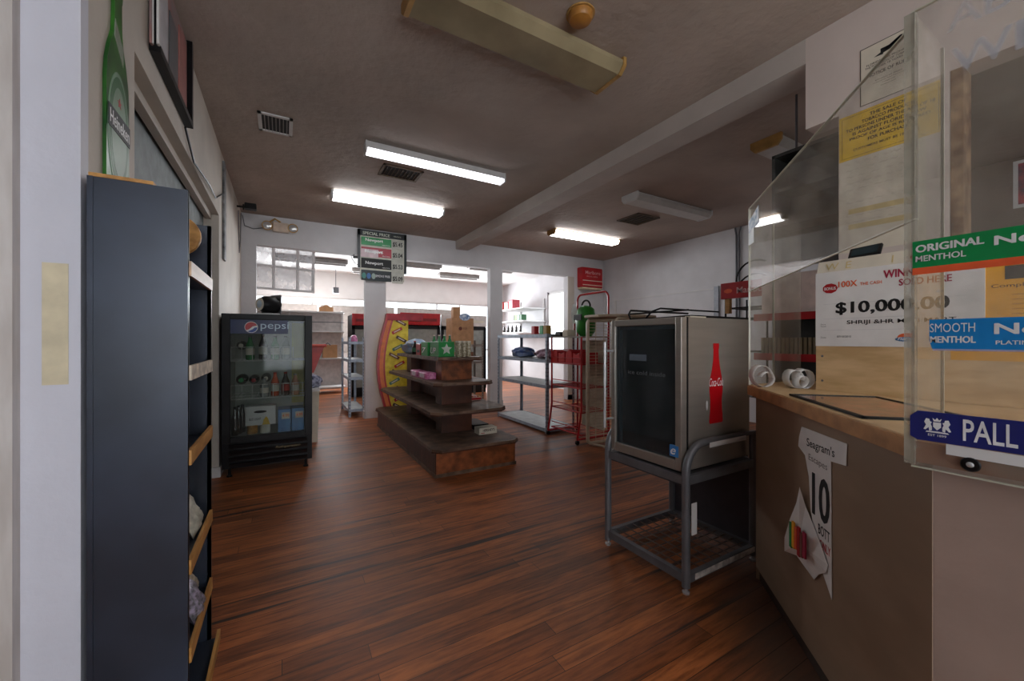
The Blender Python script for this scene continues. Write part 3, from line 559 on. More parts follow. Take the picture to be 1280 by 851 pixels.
# goods on the gondola
zt=1.033
def crumple(name,c,r,m_,label,cat,seed=1,flat=0.8,group=None):
    rr=random.Random(seed); import bmesh
    me=bmesh.new(); bmesh.ops.create_icosphere(me,subdivisions=3,radius=1)
    vs=[]
    ph=[(rr.uniform(2,7),rr.uniform(2,7),rr.uniform(2,7),rr.uniform(0,6)) for _ in range(5)]
    for v in me.verts:
        k=1+0.10*sum(math.sin(a*v.co.x+b*v.co.y+c_*v.co.z+d) for a,b,c_,d in ph)/1.5
        vs.append(Vector((c[0]+v.co.x*r[0]*k,c[1]+v.co.y*r[1]*k,max(c[2],c[2]+r[2]*flat+v.co.z*r[2]*k))))
    fs_=[tuple(v.index for v in f.verts) for f in me.faces]; me.free()
    return tag(MB().add(vs,fs_).build(name,m_,smooth=True),label,cat,group)
crumple('plastic_bag',(1.46,5.0,zt),(0.13,0.26,0.10),mat('white_blue_plastic',(216,222,232),0.3,var=0.4,scale=18,c2=(120,170,215)),'crumpled white and blue plastic wrapped pack on top of the wooden shelf','plastic pack',3)
t=thing('soda_bottle','dark soda bottle lying beside the plastic pack on the wooden shelf','bottle',(1.38,4.74,zt))
MB().lathe((1.38,4.74,zt),[(0.03,0),(0.035,0.01),(0.035,0.09),(0.015,0.13),(0.013,0.15)],16).build('body',BOTD,t,smooth=True); MB().lathe((1.38,4.74,zt+0.03),[(0.036,0),(0.036,0.05)],16).build('wrap_label',mat('green_wrap',(30,100,60),0.4),t)
MB().lathe((1.38,4.74,zt+0.15),[(0.015,0),(0.015,0.012)],12).build('cap',REDM,t)
t=thing('red_carton','small red carton beside the green cartons on the wooden shelf','carton',(1.39,4.50,zt))
MB().box(1.345,4.42,zt,1.44,4.58,zt+0.13).build('box',REDM,t,bevel=0.004); MB().fbox(F((1.345,4.56,zt),(0,-1,0)),0.02,0.03,0,0.12,0.06,0.002).build('label',BLACKP,t)
def green_carton(xa,ya,yb,h,label,logo):
    t=thing('green_carton',label,'carton',((xa+0.08),(ya+yb)/2,zt),'green soda cartons')
    MB().box(xa,ya,zt,xa+0.17,yb,zt+h).build('box',GREENBOX,t,bevel=0.004)
    fg=F((xa,yb,zt),(0,-1,0))
    MB().text(fg,0.03,0.03,logo,h*0.4,(yb-ya)*0.6,0.02,shear=0.2,n=0.002).build('lettering',WINK,t)
    ft=F((xa,ya,zt),(1,0,0)); 
    st=[(0.085+ (0.06 if i%2==0 else 0.028)*math.cos(math.pi/2+i*math.pi/5),h*0.5+(0.06 if i%2==0 else 0.028)*math.sin(math.pi/2+i*math.pi/5)) for i in range(10)]
    MB().poly(ft,st,0,0.002).build('star_print',mat('silver_print',(200,205,195),0.4),t)
    return t
green_carton(1.345,4.15,4.38,0.15,'dark green soda carton behind the star carton, next to the red one','7')
green_carton(1.36,3.84,4.12,0.155,'green soda carton with a pale star, nearest on the wooden shelf','UP')
for k in range(4):
    t=thing('green_bottle','green soda bottle neck rising behind the cartons, %s of four'%('first','second','third','fourth')[k],'bottle',(1.58+0.02*k,4.62-0.12*k,zt),'green soda bottles')
    MB().lathe((1.58+0.02*k,4.62-0.12*k,zt),[(0.03,0),(0.033,0.01),(0.033,0.13),(0.013,0.19),(0.012,0.22)],14).build('body',BOTG,t,smooth=True)
    MB().lathe((1.58+0.02*k,4.62-0.12*k,zt+0.22),[(0.014,0),(0.014,0.014)],10).build('cap',LBLW,t)
t=thing('jar_pack','pack of small jars with pale lids at the near end of top shelf','jar pack',(1.62,3.82,zt))
for i in range(3):
    for j in range(2):
        j_=MB().lathe((1.565+0.052*i,3.79+0.055*j,zt),[(0.022,0),(0.024,0.006),(0.024,0.13),(0.020,0.145)],14).build('jar',mat('speckled_jar',(176,160,120),0.4,var=0.5,scale=70,c2=(215,205,180)),t,smooth=True)
        MB().lathe((1.565+0.052*i,3.79+0.055*j,zt+0.145),[(0.024,0),(0.024,0.018)],14).build('lid',LBLW,j_)
for k in range(2):
    t=thing('pink_packet','%s pink wrapped packet on the second wooden shelf'%('far','near')[k],'packet',(1.33,4.40-0.3*k,0.793),'pink packets on the wooden shelf')
    MB().box(1.27,4.30-0.31*k,0.793,1.39,4.55-0.31*k,0.865).build('wrapper',PINK,t,bevel=0.012)
    MB().fbox(F((1.27,4.53-0.31*k,0.80),(0,-1,0)),0.04,0.01,0,0.18,0.05,0.002).build('label',mat('packet_label',(225,205,220),0.4),t)
t=thing('cream_box','flat cream chocolate box standing on the base shelf of the gondola','box',(1.81,3.66,0.252))
fb=F((1.70,3.60,0.252),(1,0,0)); MB().box(1.70,3.60,0.252,1.90,3.72,0.318).build('box',CREAMP,t,bevel=0.002)
MB().text(fb,0.04,0.028,"HERSHEY'S",0.026,0.13,0.03,n=0.002).build('lettering',mat('choc_ink',(60,34,28),0.6),t); MB().fbox(fb,0.02,0.012,0,0.06,0.018,0.002).build('red_stripe',REDM,t)
t=thing('candy_tray','low red and white candy tray on the middle shelf right end','candy tray',(1.86,4.1,0.542))
MB().box(1.76,3.98,0.542,1.90,4.16,0.575).build('tray',CREAMP,t); MB().box(1.77,3.975,0.548,1.90,3.98,0.57).build('red_front',REDM,t)
for k in range(8): MB().box(1.765+0.016*k,3.99,0.575,1.777+0.016*k,4.15,0.588).build('candy',[PINK,CREAMP,REDM,MANILA][k%4],t)
tag(MB().box(1.76,4.3,0.793,1.83,4.36,0.9).build('small_dark_carton',BLACKP,bevel=0.004),'small dark carton on the upper right side of the wooden shelf','carton')
tag(MB().box(1.75,3.85,0.252,1.93,4.2,0.30).build('flat_dark_tray',BLACKP,bevel=0.004),'flat black tray behind the cream chocolate box','tray')
# ============================================================ CANDY DISPLAY STAND
t=thing('candy_display','yellow candy bar display stand with bowed orange side by the column','candy display',(1.45,6.0,0))
# side seen from the room: bowed orange strip, then yellow front panel facing camera
fd=F((1.33,5.98,0),(1,-0.12,0))
def bow(z): return -0.13*math.sin(math.pi*min(1,max(0,(z-0.1)/1.45)))
Zs=[0.0+i*0.1 for i in range(17)]
def bowpoly(o0,o1): return [(bow(z)+o0,z) for z in Zs]+[(bow(z)+o1,z) for z in Zs[::-1]]
MB().poly(fd,bowpoly(0.0,0.085),-0.25,0).build('bowed_side',mat('display_orange',(224,120,60),0.45,var=0.12),t)
MB().poly(fd,bowpoly(-0.012,0.018),-0.25,0.006).poly(fd,bowpoly(0.072,0.095),-0.1,0.006).build('red_edging',REDM,t)
MB().poly(fd,bowpoly(0.095,0.0)[:17]+[(0.30,Zs[-1]),(0.30,Zs[0])],-0.2,-0.004).build('printed_panel',YELB,t)
for k in range(11):
    z=0.22+0.125*k; a=0.5 if k%2 else -0.5; fr_=F(fd.p(0.17+0.04*(k%3)+bow(z)*0.6,z,0.0),(math.cos(a),-0.12*math.cos(a),math.sin(a)),(-math.sin(a),0,math.cos(a)))
    MB().fbox(fr_,-0.08,-0.022,-0.004,0.08,0.022,0.003).build('candy_bar_print',[mat('choc_print',(70,44,34),0.5),REDM,mat('choc_print2',(110,60,40),0.5),mat('teal_print',(90,130,110),0.5)][k%4],t)
    MB().fbox(fr_,-0.05,-0.008,0.003,0.05,0.008,0.004).build('bar_stripe',CREAMP,t)
MB().fbox(fd,0.0,1.50,-0.25,0.52,1.60,0.01).build('top_header',mat('crimson_header',(160,30,44),0.45,var=0.25,scale=10),t)
for z in (0.3,0.6,0.9,1.2): MB().fbox(fd,0.30,z,-0.25,0.52,z+0.012,0.0).build('shelf',GREYM,t)
# ============================================================ GALVANISED RACK (behind the gondola to the right)
def angle_rack(x0,y0,x1,y1,levels,h,label,m_,mesh_=None,cat='shelving rack',name='metal_rack'):
    t=thing(name,label,cat,((x0+x1)/2,(y0+y1)/2,0))
    for (x,y,sx,sy) in ((x0,y0,1,1),(x1,y0,-1,1),(x0,y1,1,-1),(x1,y1,-1,-1)):
        p_=MB().box(x,y,0,x+0.035*sx,y+0.003*sy,h).box(x,y,0,x+0.003*sx,y+0.035*sy,h).build('post',m_,t)
        dots=MB()
        n=int(h/0.05)
        for k in range(n):
            z=0.03+k*0.05
            dots.box(x+0.012*sx,y-0.0008*sy,z,x+0.022*sx,y+0.0*sy,z+0.02)
            dots.box(x-0.0008*sx,y+0.012*sy,z,x,y+0.022*sy,z+0.02)
        dots.build('bolt_slots',INK,p_)
    for z in levels:
        s_=MB().box(x0+0.004,y0+0.004,z-0.004,x1-0.004,y1-0.004,z).build('shelf',mat('grey_shelf_deck',(156,160,160),0.5),t)
        MB().box(x0-0.001,y0+0.03,z-0.04,x0+0.003,y1-0.03,z+0.004).box(x1-0.003,y0+0.03,z-0.04,x1+0.001,y1-0.03,z+0.004).box(x0+0.03,y0-0.001,z-0.04,x1-0.03,y0+0.003,z+0.004).box(x0+0.03,y1-0.003,z-0.04,x1-0.03,y1+0.001,z+0.004).build('shelf_rim',m_,s_)
    return t
angle_rack(2.93,4.18,3.38,5.53,(0.06,0.62,0.95,1.28),1.29,'grey slotted angle metal shelving rack beside the red wire rack',GALV)
crumple('plastic_bag',(3.15,5.10,0.955),(0.16,0.22,0.08),mat('clear_blue_plastic',(170,190,215),0.3,var=0.5,scale=15,c2=(60,90,160)),'bluish plastic wrapped bundle on the grey metal rack','plastic pack',5)
crumple('plastic_bag',(3.15,4.50,0.955),(0.15,0.20,0.07),mat('maroon_plastic',(130,50,70),0.3,var=0.5,scale=15,c2=(190,160,180)),'maroon plastic wrapped bundle on the grey metal rack','plastic pack',8)
# second small rack behind the gondola in the back room, and brown boxes
angle_rack(2.55,6.9,3.35,7.3,(0.1,0.45,0.8,1.12),1.2,'grey shelf rack with brown cartons seen behind the wooden island shelf',mat('taupe_steel',(140,128,120),0.5,0.4))
for k,(x,w_,m_) in enumerate([(2.62,0.18,CARD),(2.82,0.15,mat('pale_cardboard',(196,160,128),0.8)),(2.99,0.16,mat('dark_cardboard',(110,74,54),0.8))]):
    t=thing('brown_box','%s brown box on the taupe rack behind the wooden shelf'%('left','middle','right')[k],'box',(x+w_/2,7.0,0.802),'brown boxes on the taupe rack')
    MB().box(x,6.93,0.802,x+w_,7.2,0.98).build('carton',m_,t,bevel=0.003); MB().box(x+w_*0.4,6.928,0.802,x+w_*0.55,7.2,0.9805).build('tape',MANILA,t)
t=thing('cardboard_box','large open cardboard box with blue sticker on the back room cooler row','box',(2.94,7.1,1.125))
MB().box(2.72,6.95,1.125,3.16,7.25,1.62).build('carton',mat('box_brown',(186,140,102),0.8),t); 
fb=F((2.72,6.95,1.125),(1,0,0)); MB().disc(fb,0.17,0.30,0.035,0.035,0,0.002,20).build('printed_emblem',mat('box_print',(110,60,50),0.7),t); MB().text(fb,0.22,0.285,'ace',0.035,0.08,n=0.002).build('lettering',mat('box_print',(110,60,50),0.7),t)
MB().disc(fb,0.26,0.52,0.11,0.07,0,0.004,20).build('blue_sticker',mat('blue_white_sticker',(90,150,220),0.4,var=0.4,scale=25,c2=(220,230,240)),t)
tag(MB().box(2.80,7.08,1.622,2.94,7.2,1.84).build('small_carton',CARD,bevel=0.004),'small tall brown carton on the large cardboard box','box')
# back room drink coolers
def back_cooler(x,y,hm,label,w_=0.75):
    t=thing('drinks_cooler',label,'drinks cooler',(x+w_/2,y+0.3,0))
    MB().box(x,y+0.03,0,x+w_,y+0.65,1.75).build('cabinet',BLACKM,t)
    MB().box(x,y-0.02,1.52,x+w_,y+0.03,1.77).build('header',hm,t,bevel=0.01)
    MB().fbox(F((x,y-0.021,0),(1,0,0)),0.08,1.60,0,w_-0.08,1.66,0.002).build('header_stripe',CREAMP if hm is not REDM else mat('dark_red',(120,20,26),0.4),t)
    d_=MB().box(x,y,0.1,x+0.06,y+0.03,1.5).box(x+w_-0.06,y,0.1,x+w_,y+0.03,1.5).box(x,y,1.44,x+w_,y+0.03,1.5).box(x,y,0.1,x+w_,y+0.03,0.2).build('door',BLACKP,t)
    MB().box(x+0.06,y+0.02,0.2,x+w_-0.06,y+0.029,1.44).build('door_interior',mat('cooler_interior',(150,152,146),0.15,var=0.1),d_)
    MB().tube([(x+0.09,y-0.02,0.7),(x+0.09,y-0.02,1.1)],0.01).build('handle',CHROME,d_)
back_cooler(2.05,8.1,REDM,'red topped glass door cooler in the back room beside the candy stand',0.85)
back_cooler(3.0,8.3,mat('striped_header',(206,196,190),0.5),'white topped glass door cooler in the back room behind the cardboard box',1.1)
back_cooler(1.25,8.9,REDM,'red topped black cooler seen left of the white column',0.7)
# white gondola shelving along the far wall
t=thing('wall_shelving','long white shelf unit along the far wall of the back room','shelving',(0.6,10.2,0))
MB().box(-0.6,10.3,0.05,1.25,10.33,1.85).build('back_panel',mat('pegboard_white',(196,186,182),0.6),t)
for x in (-0.6,0.1,1.2): MB().box(x,10.24,0,x+0.04,10.3,1.9).build('upright',TRIM,t)
for z,dp in ((0.15,0.5),(0.80,0.42),(1.42,0.36),(1.86,0.40)): MB().box(-0.6,10.3-dp,z-0.03,1.24,10.3,z).build('shelf',TRIM,t)
MB().tube([(-0.6,10.0,1.62),(1.24,10.0,1.62)],0.01).build('rail',GREYM,t)
tag(MB().box(0.78,9.95,0.802,1.08,10.22,1.10).build('carton',CARD,bevel=0.005),'brown cardboard box on the white shelves of the back room','box')
tag(MB().poly(F((0.70,9.98,1.862),(1,0,0)),[(0,0),(0.3,0),(0.3,0.1),(0.22,0.12),(0.15,0.16),(0.08,0.12),(0,0.1)],-0.2,0).build('open_carton',CARD),'open brown carton on the very top of the back room shelves','box')
angle_rack(0.88,6.62,1.12,7.5,(0.12,0.62,0.9,1.18),1.25,'narrow grey rack just behind the left side of the white column',GALV)
for k in range(3): tag(MB().lathe((0.98+0.02*k,6.75+0.2*k,1.182),[(0.05,0),(0.055,0.03),(0.035,0.09),(0.0,0.11)],12).build('pink_pack',PINK,smooth=True),'pink snack pack on top of the narrow rack, %s of three'%('nearest','middle','farthest')[k],'snack pack','pink packs on narrow rack')
# red basket on white bin right of the fridge
t=thing('white_bin','narrow white bin standing just right of the black fridge','bin',(0.27,5.3,0))
MB().poly(F((0.15,5.2,0),(1,0,0)),[(0,0),(0.2,0),(0.22,0.62),(-0.02,0.62)],-0.3,0).build('body',CREAMP,t); MB().box(0.125,5.19,0.60,0.375,5.51,0.63).build('rim',PAPER,t)
crumple('blue_cloth_bag',(0.30,5.35,0.632),(0.10,0.12,0.09),mat('blue_white_cloth',(60,60,120),0.7,var=0.6,scale=20,c2=(190,195,215)),'blue and white crumpled bag on top of the white bin','bag',4)
t=thing('shopping_basket','red plastic basket standing upright on the bin beside the fridge','basket',(0.27,5.36,0.81))
fr_=F((0.27,5.36,0.81),(1,0,0))
MB().poly(fr_,[(-0.06,0),(0.05,0),(0.17,0.33),(-0.16,0.33)],-0.12,0.0).build('basket_body',REDP,t)
MB().fbox(fr_,-0.18,0.31,-0.14,0.19,0.345,0.02).build('rim',mat('red_rim',(205,60,40),0.4),t,bevel=0.01)
MB().tube([fr_.p(0.17,0.33,-0.05),fr_.p(0.21,0.36,-0.05),fr_.p(0.24,0.33,-0.05)],0.008).build('handle',GREYM,t)
# white multi pane sash leaning from the back room ceiling
t=thing('paned_panel','white multi pane frame hanging from the ceiling behind the opening','window sash',(-0.1,7.6,2.2))
fw=F((-0.42,7.4,2.02),(1,0.25,0),(0,-0.25,1))
for u in (0,0.27,0.62,0.86): MB().fbox(fw,u,0,0,u+0.035,0.80,0.05).build('stile',TRIM,t)
for v in (0,0.36,0.78): MB().fbox(fw,0,v,0.002,0.9,v+0.035,0.048).build('rail',TRIM,t)
MB().fbox(fw,0.0,0.0,0.02,0.88,0.80,0.024).build('frosted_pane',glass('milky_pane',haze=0.35,hc=(230,230,232)),t)
MB().fbox(fw,-0.03,0.80,-0.06,0.93,0.83,0.10).build('cap_board',WWHITE,t)
for u in (0.1,0.8): MB().tube([fw.p(u,0.83,0.02),Vector((fw.p(u,0.83,0.02).x,fw.p(u,0.83,0.02).y,H-0.002))],0.004,6).build('hanger',GREYM,t)
tag(MB().box(1.02,10.2,2.32,1.14,10.32,2.46).tube([(1.08,10.26,2.46),(1.08,10.26,H-0.002)],0.008).build('junction_box',GREYM),'small grey electrical box hanging over the back room shelves','junction box')
# white corner shelves by the right wall of the back room
t=thing('white_shelves','white wall shelves beside the bright window in the right opening','wall shelves',(5.6,8.9,1.38))
for z in (2.05,1.72,1.42): 
    s_=MB().box(5.25,8.55,z-0.03,5.965,10.0,z).build('shelf',TRIM,t)
for y in (8.6,9.8): MB().box(5.93,y,1.30,5.968,y+0.06,2.3).build('bracket_rail',TRIM,t)
for k,(y,z,s_,m_,l_) in enumerate([(9.75,2.052,0.22,REDP,'orange red carton at the left end of the top white shelf'),(9.45,2.052,0.2,REDM,'red carton second on the top white shelf'),(9.2,2.052,0.24,mat('rose_red',(214,70,84),0.4),'rose red carton right of the others on the top white shelf')]):
    tag(MB().box(5.27,y-0.1,z,5.5,y+0.12,z+s_).build('red_carton',m_,bevel=0.01),l_,'carton','red cartons on the white shelves')
for k,(y,m_,l_) in enumerate([(9.05,mat('dk_olive',(60,56,30),0.5),'dark olive carton'),(8.93,mat('lime',(110,170,50),0.5),'lime green carton'),(8.81,GRN,'mid green carton'),(8.69,mat('dgreen',(20,90,40),0.5),'dark green carton')]):
    tag(MB().box(5.27,y-0.05,1.722,5.42,y+0.055,1.87).build('tissue_carton',m_,bevel=0.005),l_+' on the second white shelf','carton','green cartons on the white shelves')
for k in range(5):
    y=9.7-0.22*k
    t=thing('small_bottle','small dark bottle on the lowest white shelf, %s from the left'%('first','second','third','fourth','fifth')[k],'bottle',(5.35,y,1.422),'small bottles on the white shelf')
    MB().lathe((5.35,y,1.422),[(0.03,0),(0.035,0.02),(0.033,0.12),(0.014,0.16)],12).build('body',BOTD,t,smooth=True); MB().lathe((5.35,y,1.582),[(0.016,0),(0.016,0.03)],10).build('cap',GREYM,t)
# things on the grey rack's top
for k,(y,m_,l_) in enumerate([(4.62,REDM,'red tin on top of the grey slotted rack'),(4.42,GRN,'green box on top of the grey slotted rack'),(4.33,mat('ochre_box',(170,130,60),0.5),'ochre box on top of the grey slotted rack')]):
    tag(MB().box(3.0,y-0.04,1.281,3.08,y+0.04,1.40).build('small_box',m_,bevel=0.008),l_,'box')
# ============================================================ RED WIRE RACK
t=thing('red_wire_rack','red tubular wire display rack on casters with arched top hoop','display rack',(3.2,3.88,0))
RX0,RX1,RY0,RY1=2.98,3.40,3.56,4.14
def U(x,y0_,y1_,h,r=0.08):
    return [(x,y0_,0.05),(x,y0_,h-r)]+arc((x,y0_+r,h-r),r,180,90,5,(0,1,0),(0,0,1))+arc((x,y1_-r,h-r),r,90,0,5,(0,1,0),(0,0,1))+[(x,y1_,0.05)]
MB().tube(U(RX1,RY0,RY1,1.80),0.013).build('rear_hoop',REDM,t,smooth=True)
for y in (RY0,RY1):
    MB().tube([(RX0-0.06,y,0.06),(RX0-0.03,y,0.20),(RX0,y,0.40),(RX0,y,1.24)],0.012).build('front_post',REDM,t,smooth=True)
    MB().tube([(RX0-0.06,y,0.06),(RX1,y,0.06)],0.012).build('foot_rail',REDM,t)
    c_=MB().lathe((RX0-0.06,y,0.026),[(0.0,-0.012),(0.025,-0.012),(0.025,0.012),(0,0.012)],14,F((0,0,0),(1,0,0),(0,1,0))).build('caster',BLACKP,t,smooth=True)
    MB().lathe((RX1,y,0.026),[(0.0,-0.012),(0.025,-0.012),(0.025,0.012),(0,0.012)],14,F((0,0,0),(1,0,0),(0,1,0))).build('caster',BLACKP,t,smooth=True)
for z in (0.10,0.36,0.64,0.92):
    s_=MB().tube([(RX0,RY0,z),(RX0,RY1,z),(RX1,RY1,z),(RX1,RY0,z)],0.009,8,closed=True)
    for k in range(1,9): s_.tube([(RX0,RY0+(RY1-RY0)*k/9,z),(RX1,RY0+(RY1-RY0)*k/9,z)],0.004,6)
    s_.tube([(RX0,RY0,z+0.07),(RX0,RY1,z+0.07)],0.006)
    s_.build('wire_shelf',REDM,t)
MB().box(RX0,RY0,1.235,RX1,RY1,1.25).build('top_board',mat('grey_top_board',(150,140,130),0.6),t)
MB().tube([(RX1,RY0,0.40),(RX1,RY1,0.60)],0.008).tube([(RX1,RY1,0.40),(RX1,RY0,0.60)],0.008).build('cross_brace',REDM,t)
MB().box(RX1-0.01,RY0+0.05,0.1,RX1,RY1-0.1,1.2).build('backing_panel',mat('cream_backing',(190,182,160),0.6),t)
for k in range(4):
    y=RY0+0.02+0.145*k
    t2=tag(MB().poly(F((RX0+0.0,y+0.135,0.93),(0,-1,0)),[(0,0),(0.13,0),(0.125,0.13),(0.06,0.16 if k%2 else 0.10),(0.005,0.12)],-0.28,0.0).build('red_bin',REDM,bevel=0.004),'red plastic bin on the red wire rack, %s from the left'%('fourth','third','second','first')[k],'bin','red bins on the wire rack')
t=thing('green_basket','bright green toy bag with black grip hanging at the red hoop','bag',(3.33,3.9,1.25))
crv=[(0.0,0),(0.06,0.0),(0.10,0.06),(0.11,0.2),(0.09,0.34),(0.05,0.38),(0.0,0.39)]
MB().lathe((3.27,3.82,1.25),[(r*1.15,z) for r,z in crv],18).build('body',mat('bright_green',(60,160,50),0.4,var=0.4,scale=16,c2=(30,110,40)),t,smooth=True)
MB().tube(arc((3.27,3.82,1.62),0.08,0,180,10,(0,1,0),(0,0,1)),0.012).build('grip',BLACKP,t,smooth=True)
MB().box(3.135,3.75,1.45,3.145,3.89,1.52).build('dark_patch',BLACKP,t)
t=thing('oval_glare','white oval disc standing in for window glare at the red wire rack','oval disc',(3.2,4.1,1.25))  # window glare shaped as a white disc, not a real item here
MB().disc(F((3.30,4.08,1.55),(0.5,-0.85,0)),0,0,0.04,0.13,0,0.012,28).build('face',mat('white_glare_face',(236,236,236),0.4),t)
MB().tube([(3.30,4.08,1.25),(3.30,4.08,1.43)],0.012).build('stem',REDM,t)
t=thing('black_basket','small dark basket of goods on the red rack top board','basket',(3.08,4.04,1.25))
MB().box(3.0,3.98,1.25,3.16,4.10,1.31).build('tray',BLACKP,t,bevel=0.01); MB().box(3.01,3.86,1.25,3.14,3.96,1.33).build('white_pack',CREAMP,t,bevel=0.01)
# ============================================================ BEIGE WIRE CAGE
t=thing('wire_cage_display','beige framed wire display stand with rounded flat top board','display stand',(3.4,3.3,0))
cx0,cx1,cy=2.99,3.85,3.46
def rr(x0_,x1_,z0_,z1_,r,y): return arc((x1_-r,y,z1_-r),r,0,90,4,(1,0,0),(0,0,1))+arc((x0_+r,y,z1_-r),r,90,180,4,(1,0,0),(0,0,1))+arc((x0_+r,y,z0_+r),r,180,270,4,(1,0,0),(0,0,1))+arc((x1_-r,y,z0_+r),r,270,360,4,(1,0,0),(0,0,1))
MB().tube(rr(cx0,cx1,0.03,1.44,0.05,cy),0.02,8,closed=True).build('front_frame',BEIGE,t,smooth=True)
MB().tube(rr(cx0+0.08,cx1-0.08,0.03,1.44,0.05,cy-0.36),0.016,8,closed=True).build('rear_frame',BEIGE,t,smooth=True)
for z in (0.03,1.42):
    MB().tube([(cx0+0.03,cy,z),(cx0+0.11,cy-0.36,z)],0.014).build('side_rail',BEIGE,t); MB().tube([(cx1-0.03,cy,z),(cx1-0.11,cy-0.36,z)],0.014).build('side_rail',BEIGE,t)
for k in range(38):
    z=0.12+k*0.035
    MB().tube([(cx0,cy,z),(cx1,cy,z)],0.0026,5).build('grid_wire',BEIGE,t)
for k in range(1,7): 
    x=cx0+(cx1-cx0)*k/7; MB().tube([(x,cy+0.004,0.05),(x,cy+0.004,1.43)],0.004,5).build('upright_wire',BEIGE,t)
pts=[(cx0-0.02,cy+0.04),(cx0-0.03,cy-0.20),(cx0+0.12,cy-0.38),(cx0+0.40,cy-0.44),(cx1-0.2,cy-0.40),(cx1+0.02,cy-0.2),(cx1+0.02,cy+0.04)]
MB().poly(W,pts[::-1],1.455,1.485).build('top_board',mat('tan_board',(176,158,136),0.5),t,bevel=0.008)
# ============================================================ RED BOX ON THE FAR WALL
t=thing('red_wall_box','red and white sign box high on the far wall by the corner','sign box',(5.52,6.3,2.27))
MB().box(5.24,YB-0.16,2.29,5.80,YB,2.70).build('case',REDM,t,bevel=0.02)
fb=F((5.24,YB-0.161,0),(1,0,0)); MB().fbox(fb,0.02,2.42,0,0.54,2.435,0.002).fbox(fb,0.02,2.33,0,0.54,2.345,0.002).build('pinstripe',CREAMP,t)
MB().text(fb,0.09,2.56,'Marlboro',0.07,0.40,0.01,n=0.002).text(fb,0.12,2.50,'SPECIAL OFFER',0.025,0.3,n=0.002).build('lettering',mat('pale_rose',(220,170,170),0.5),t)
MB().box(5.26,YB-0.15,2.26,5.78,YB-0.01,2.29).build('bottom_tray',mat('cream_tray',(214,196,160),0.5),t)
# ============================================================ COOLER STAND AND COOLER
SX0,SX1,SY0,SY1=1.655,2.22,1.215,1.735
t=thing('cooler_stand','dark grey tubular steel stand carrying the stainless cooler','stand',((SX0+SX1)/2,(SY0+SY1)/2,0))
r=0.024
for y in (SY0,SY1):
    MB().tube([(SX0,y,0.03),(SX0,y,0.57)]+arc((SX0+0.13,y,0.57),0.13,180,90,7,(1,0,0),(0,0,1))[1:]+[(SX1,y,0.70)]+[(SX1,y,0.03)],r*0.8,10).build('side_loop',GREYM,t,smooth=True)
def sqbar(a,b,w_=0.02,hh=0.02):
    mb=MB(); a=Vector(a); b=Vector(b); fr=F(a,(b-a)); mb.fbox(fr,0,-hh,-w_,(b-a).length,hh,w_); return mb
for z in (0.07,0.535):
    MB().fbox(F((SX0,SY1,z),(0,-1,0)),0.0,-0.02,-0.015,SY1-SY0,0.02,0.012).build('front_rail',GREYM,t)
    MB().fbox(F((SX1,SY1,z),(0,-1,0)),0.0,-0.02,-0.015,SY1-SY0,0.02,0.012).build('rear_rail',GREYM,t)
    for y in (SY0,SY1): MB().fbox(F((SX0,y,z),(1,0,0)),0,-0.02,-0.012,SX1-SX0,0.02,0.012).build('side_rail',GREYM,t)
MB().box(SX0+0.01,SY0+0.01,0.50,SX0+0.05,SY1-0.01,0.515).box(SX0,SY0,0.545,SX1,SY1,0.553).build('support_deck',mat('deck_grey',(70,70,74),0.45,0.4),t)
g=MB()
for k in range(1,10): y=SY0+(SY1-SY0)*k/10; g.tube([(SX0,y,0.078),(SX1,y,0.078)],0.0035,6)
for k in range(1,9): x=SX0+(SX1-SX0)*k/9; g.tube([(x,SY0,0.082),(x,SY1,0.082)],0.0035,6)
g.build('wire_shelf',mat('rusty_wire',(112,92,84),0.5,0.5),t)
MB().box(SX1+0.012,SY0+0.01,0.09,SX1+0.018,SY1-0.01,0.53).build('back_panel',mat('dark_panel',(66,64,70),0.5),t)
for x in (SX0,SX1):
    for y in (SY0,SY1): MB().lathe((x,y,0),[(0.016,0),(0.018,0.01),(0.008,0.014),(0.008,0.05)],12).build('levelling_foot',CHROME,t,smooth=True)
fy=F((SX0,SY0-0.02,0),(1,0,0))
MB().fbox(F((SX0,SY0-0.021,0),(1,0,0)),0.15,0.676,0,0.46,0.70,0.002).build('tape_strip',PAPER,t)
MB().fbox(fy,0.012,0.28,0,0.05,0.43,0.003).build('tape_strip',PAPER,t)
MB().fbox(F((SX0,SY0-0.013,0),(1,0,0)),0.05,0.058,0,0.56,0.085,0.003).build('torn_tape_strip',mat('torn_tape',(214,206,200),0.7,var=0.3,scale=30),t)
# cooler
KX0,KX1,KY0,KY1,KZ0,KZ1=1.70,2.24,1.245,1.715,0.565,1.315
t=thing('countertop_cooler','stainless steel glass door cooler with red cola bottle decal on side','cooler',((KX0+KX1)/2,(KY0+KY1)/2,KZ0))
MB().box(KX0+0.012,KY0,KZ0,KX1,KY0+0.03,KZ1).box(KX0+0.012,KY1-0.03,KZ0,KX1,KY1,KZ1).box(KX0+0.012,KY0+0.03,KZ1-0.04,KX1,KY1-0.03,KZ1).box(KX0+0.012,KY0+0.03,KZ0,KX1,KY1-0.03,KZ0+0.06).box(KX1-0.03,KY0+0.03,KZ0+0.06,KX1,KY1-0.03,KZ1-0.04).build('cabinet',STEEL,t)
MB().box(KX0+0.04,KY0+0.031,KZ0+0.061,KX1-0.031,KY0+0.034,KZ1-0.041).box(KX0+0.04,KY1-0.034,KZ0+0.061,KX1-0.031,KY1-0.031,KZ1-0.041).box(KX1-0.034,KY0+0.03,KZ0+0.061,KX1-0.031,KY1-0.03,KZ1-0.041).box(KX0+0.04,KY0+0.03,KZ0+0.061,KX1-0.03,KY1-0.03,KZ0+0.064).build('liner',mat('dark_liner',(60,64,68),0.5),t)
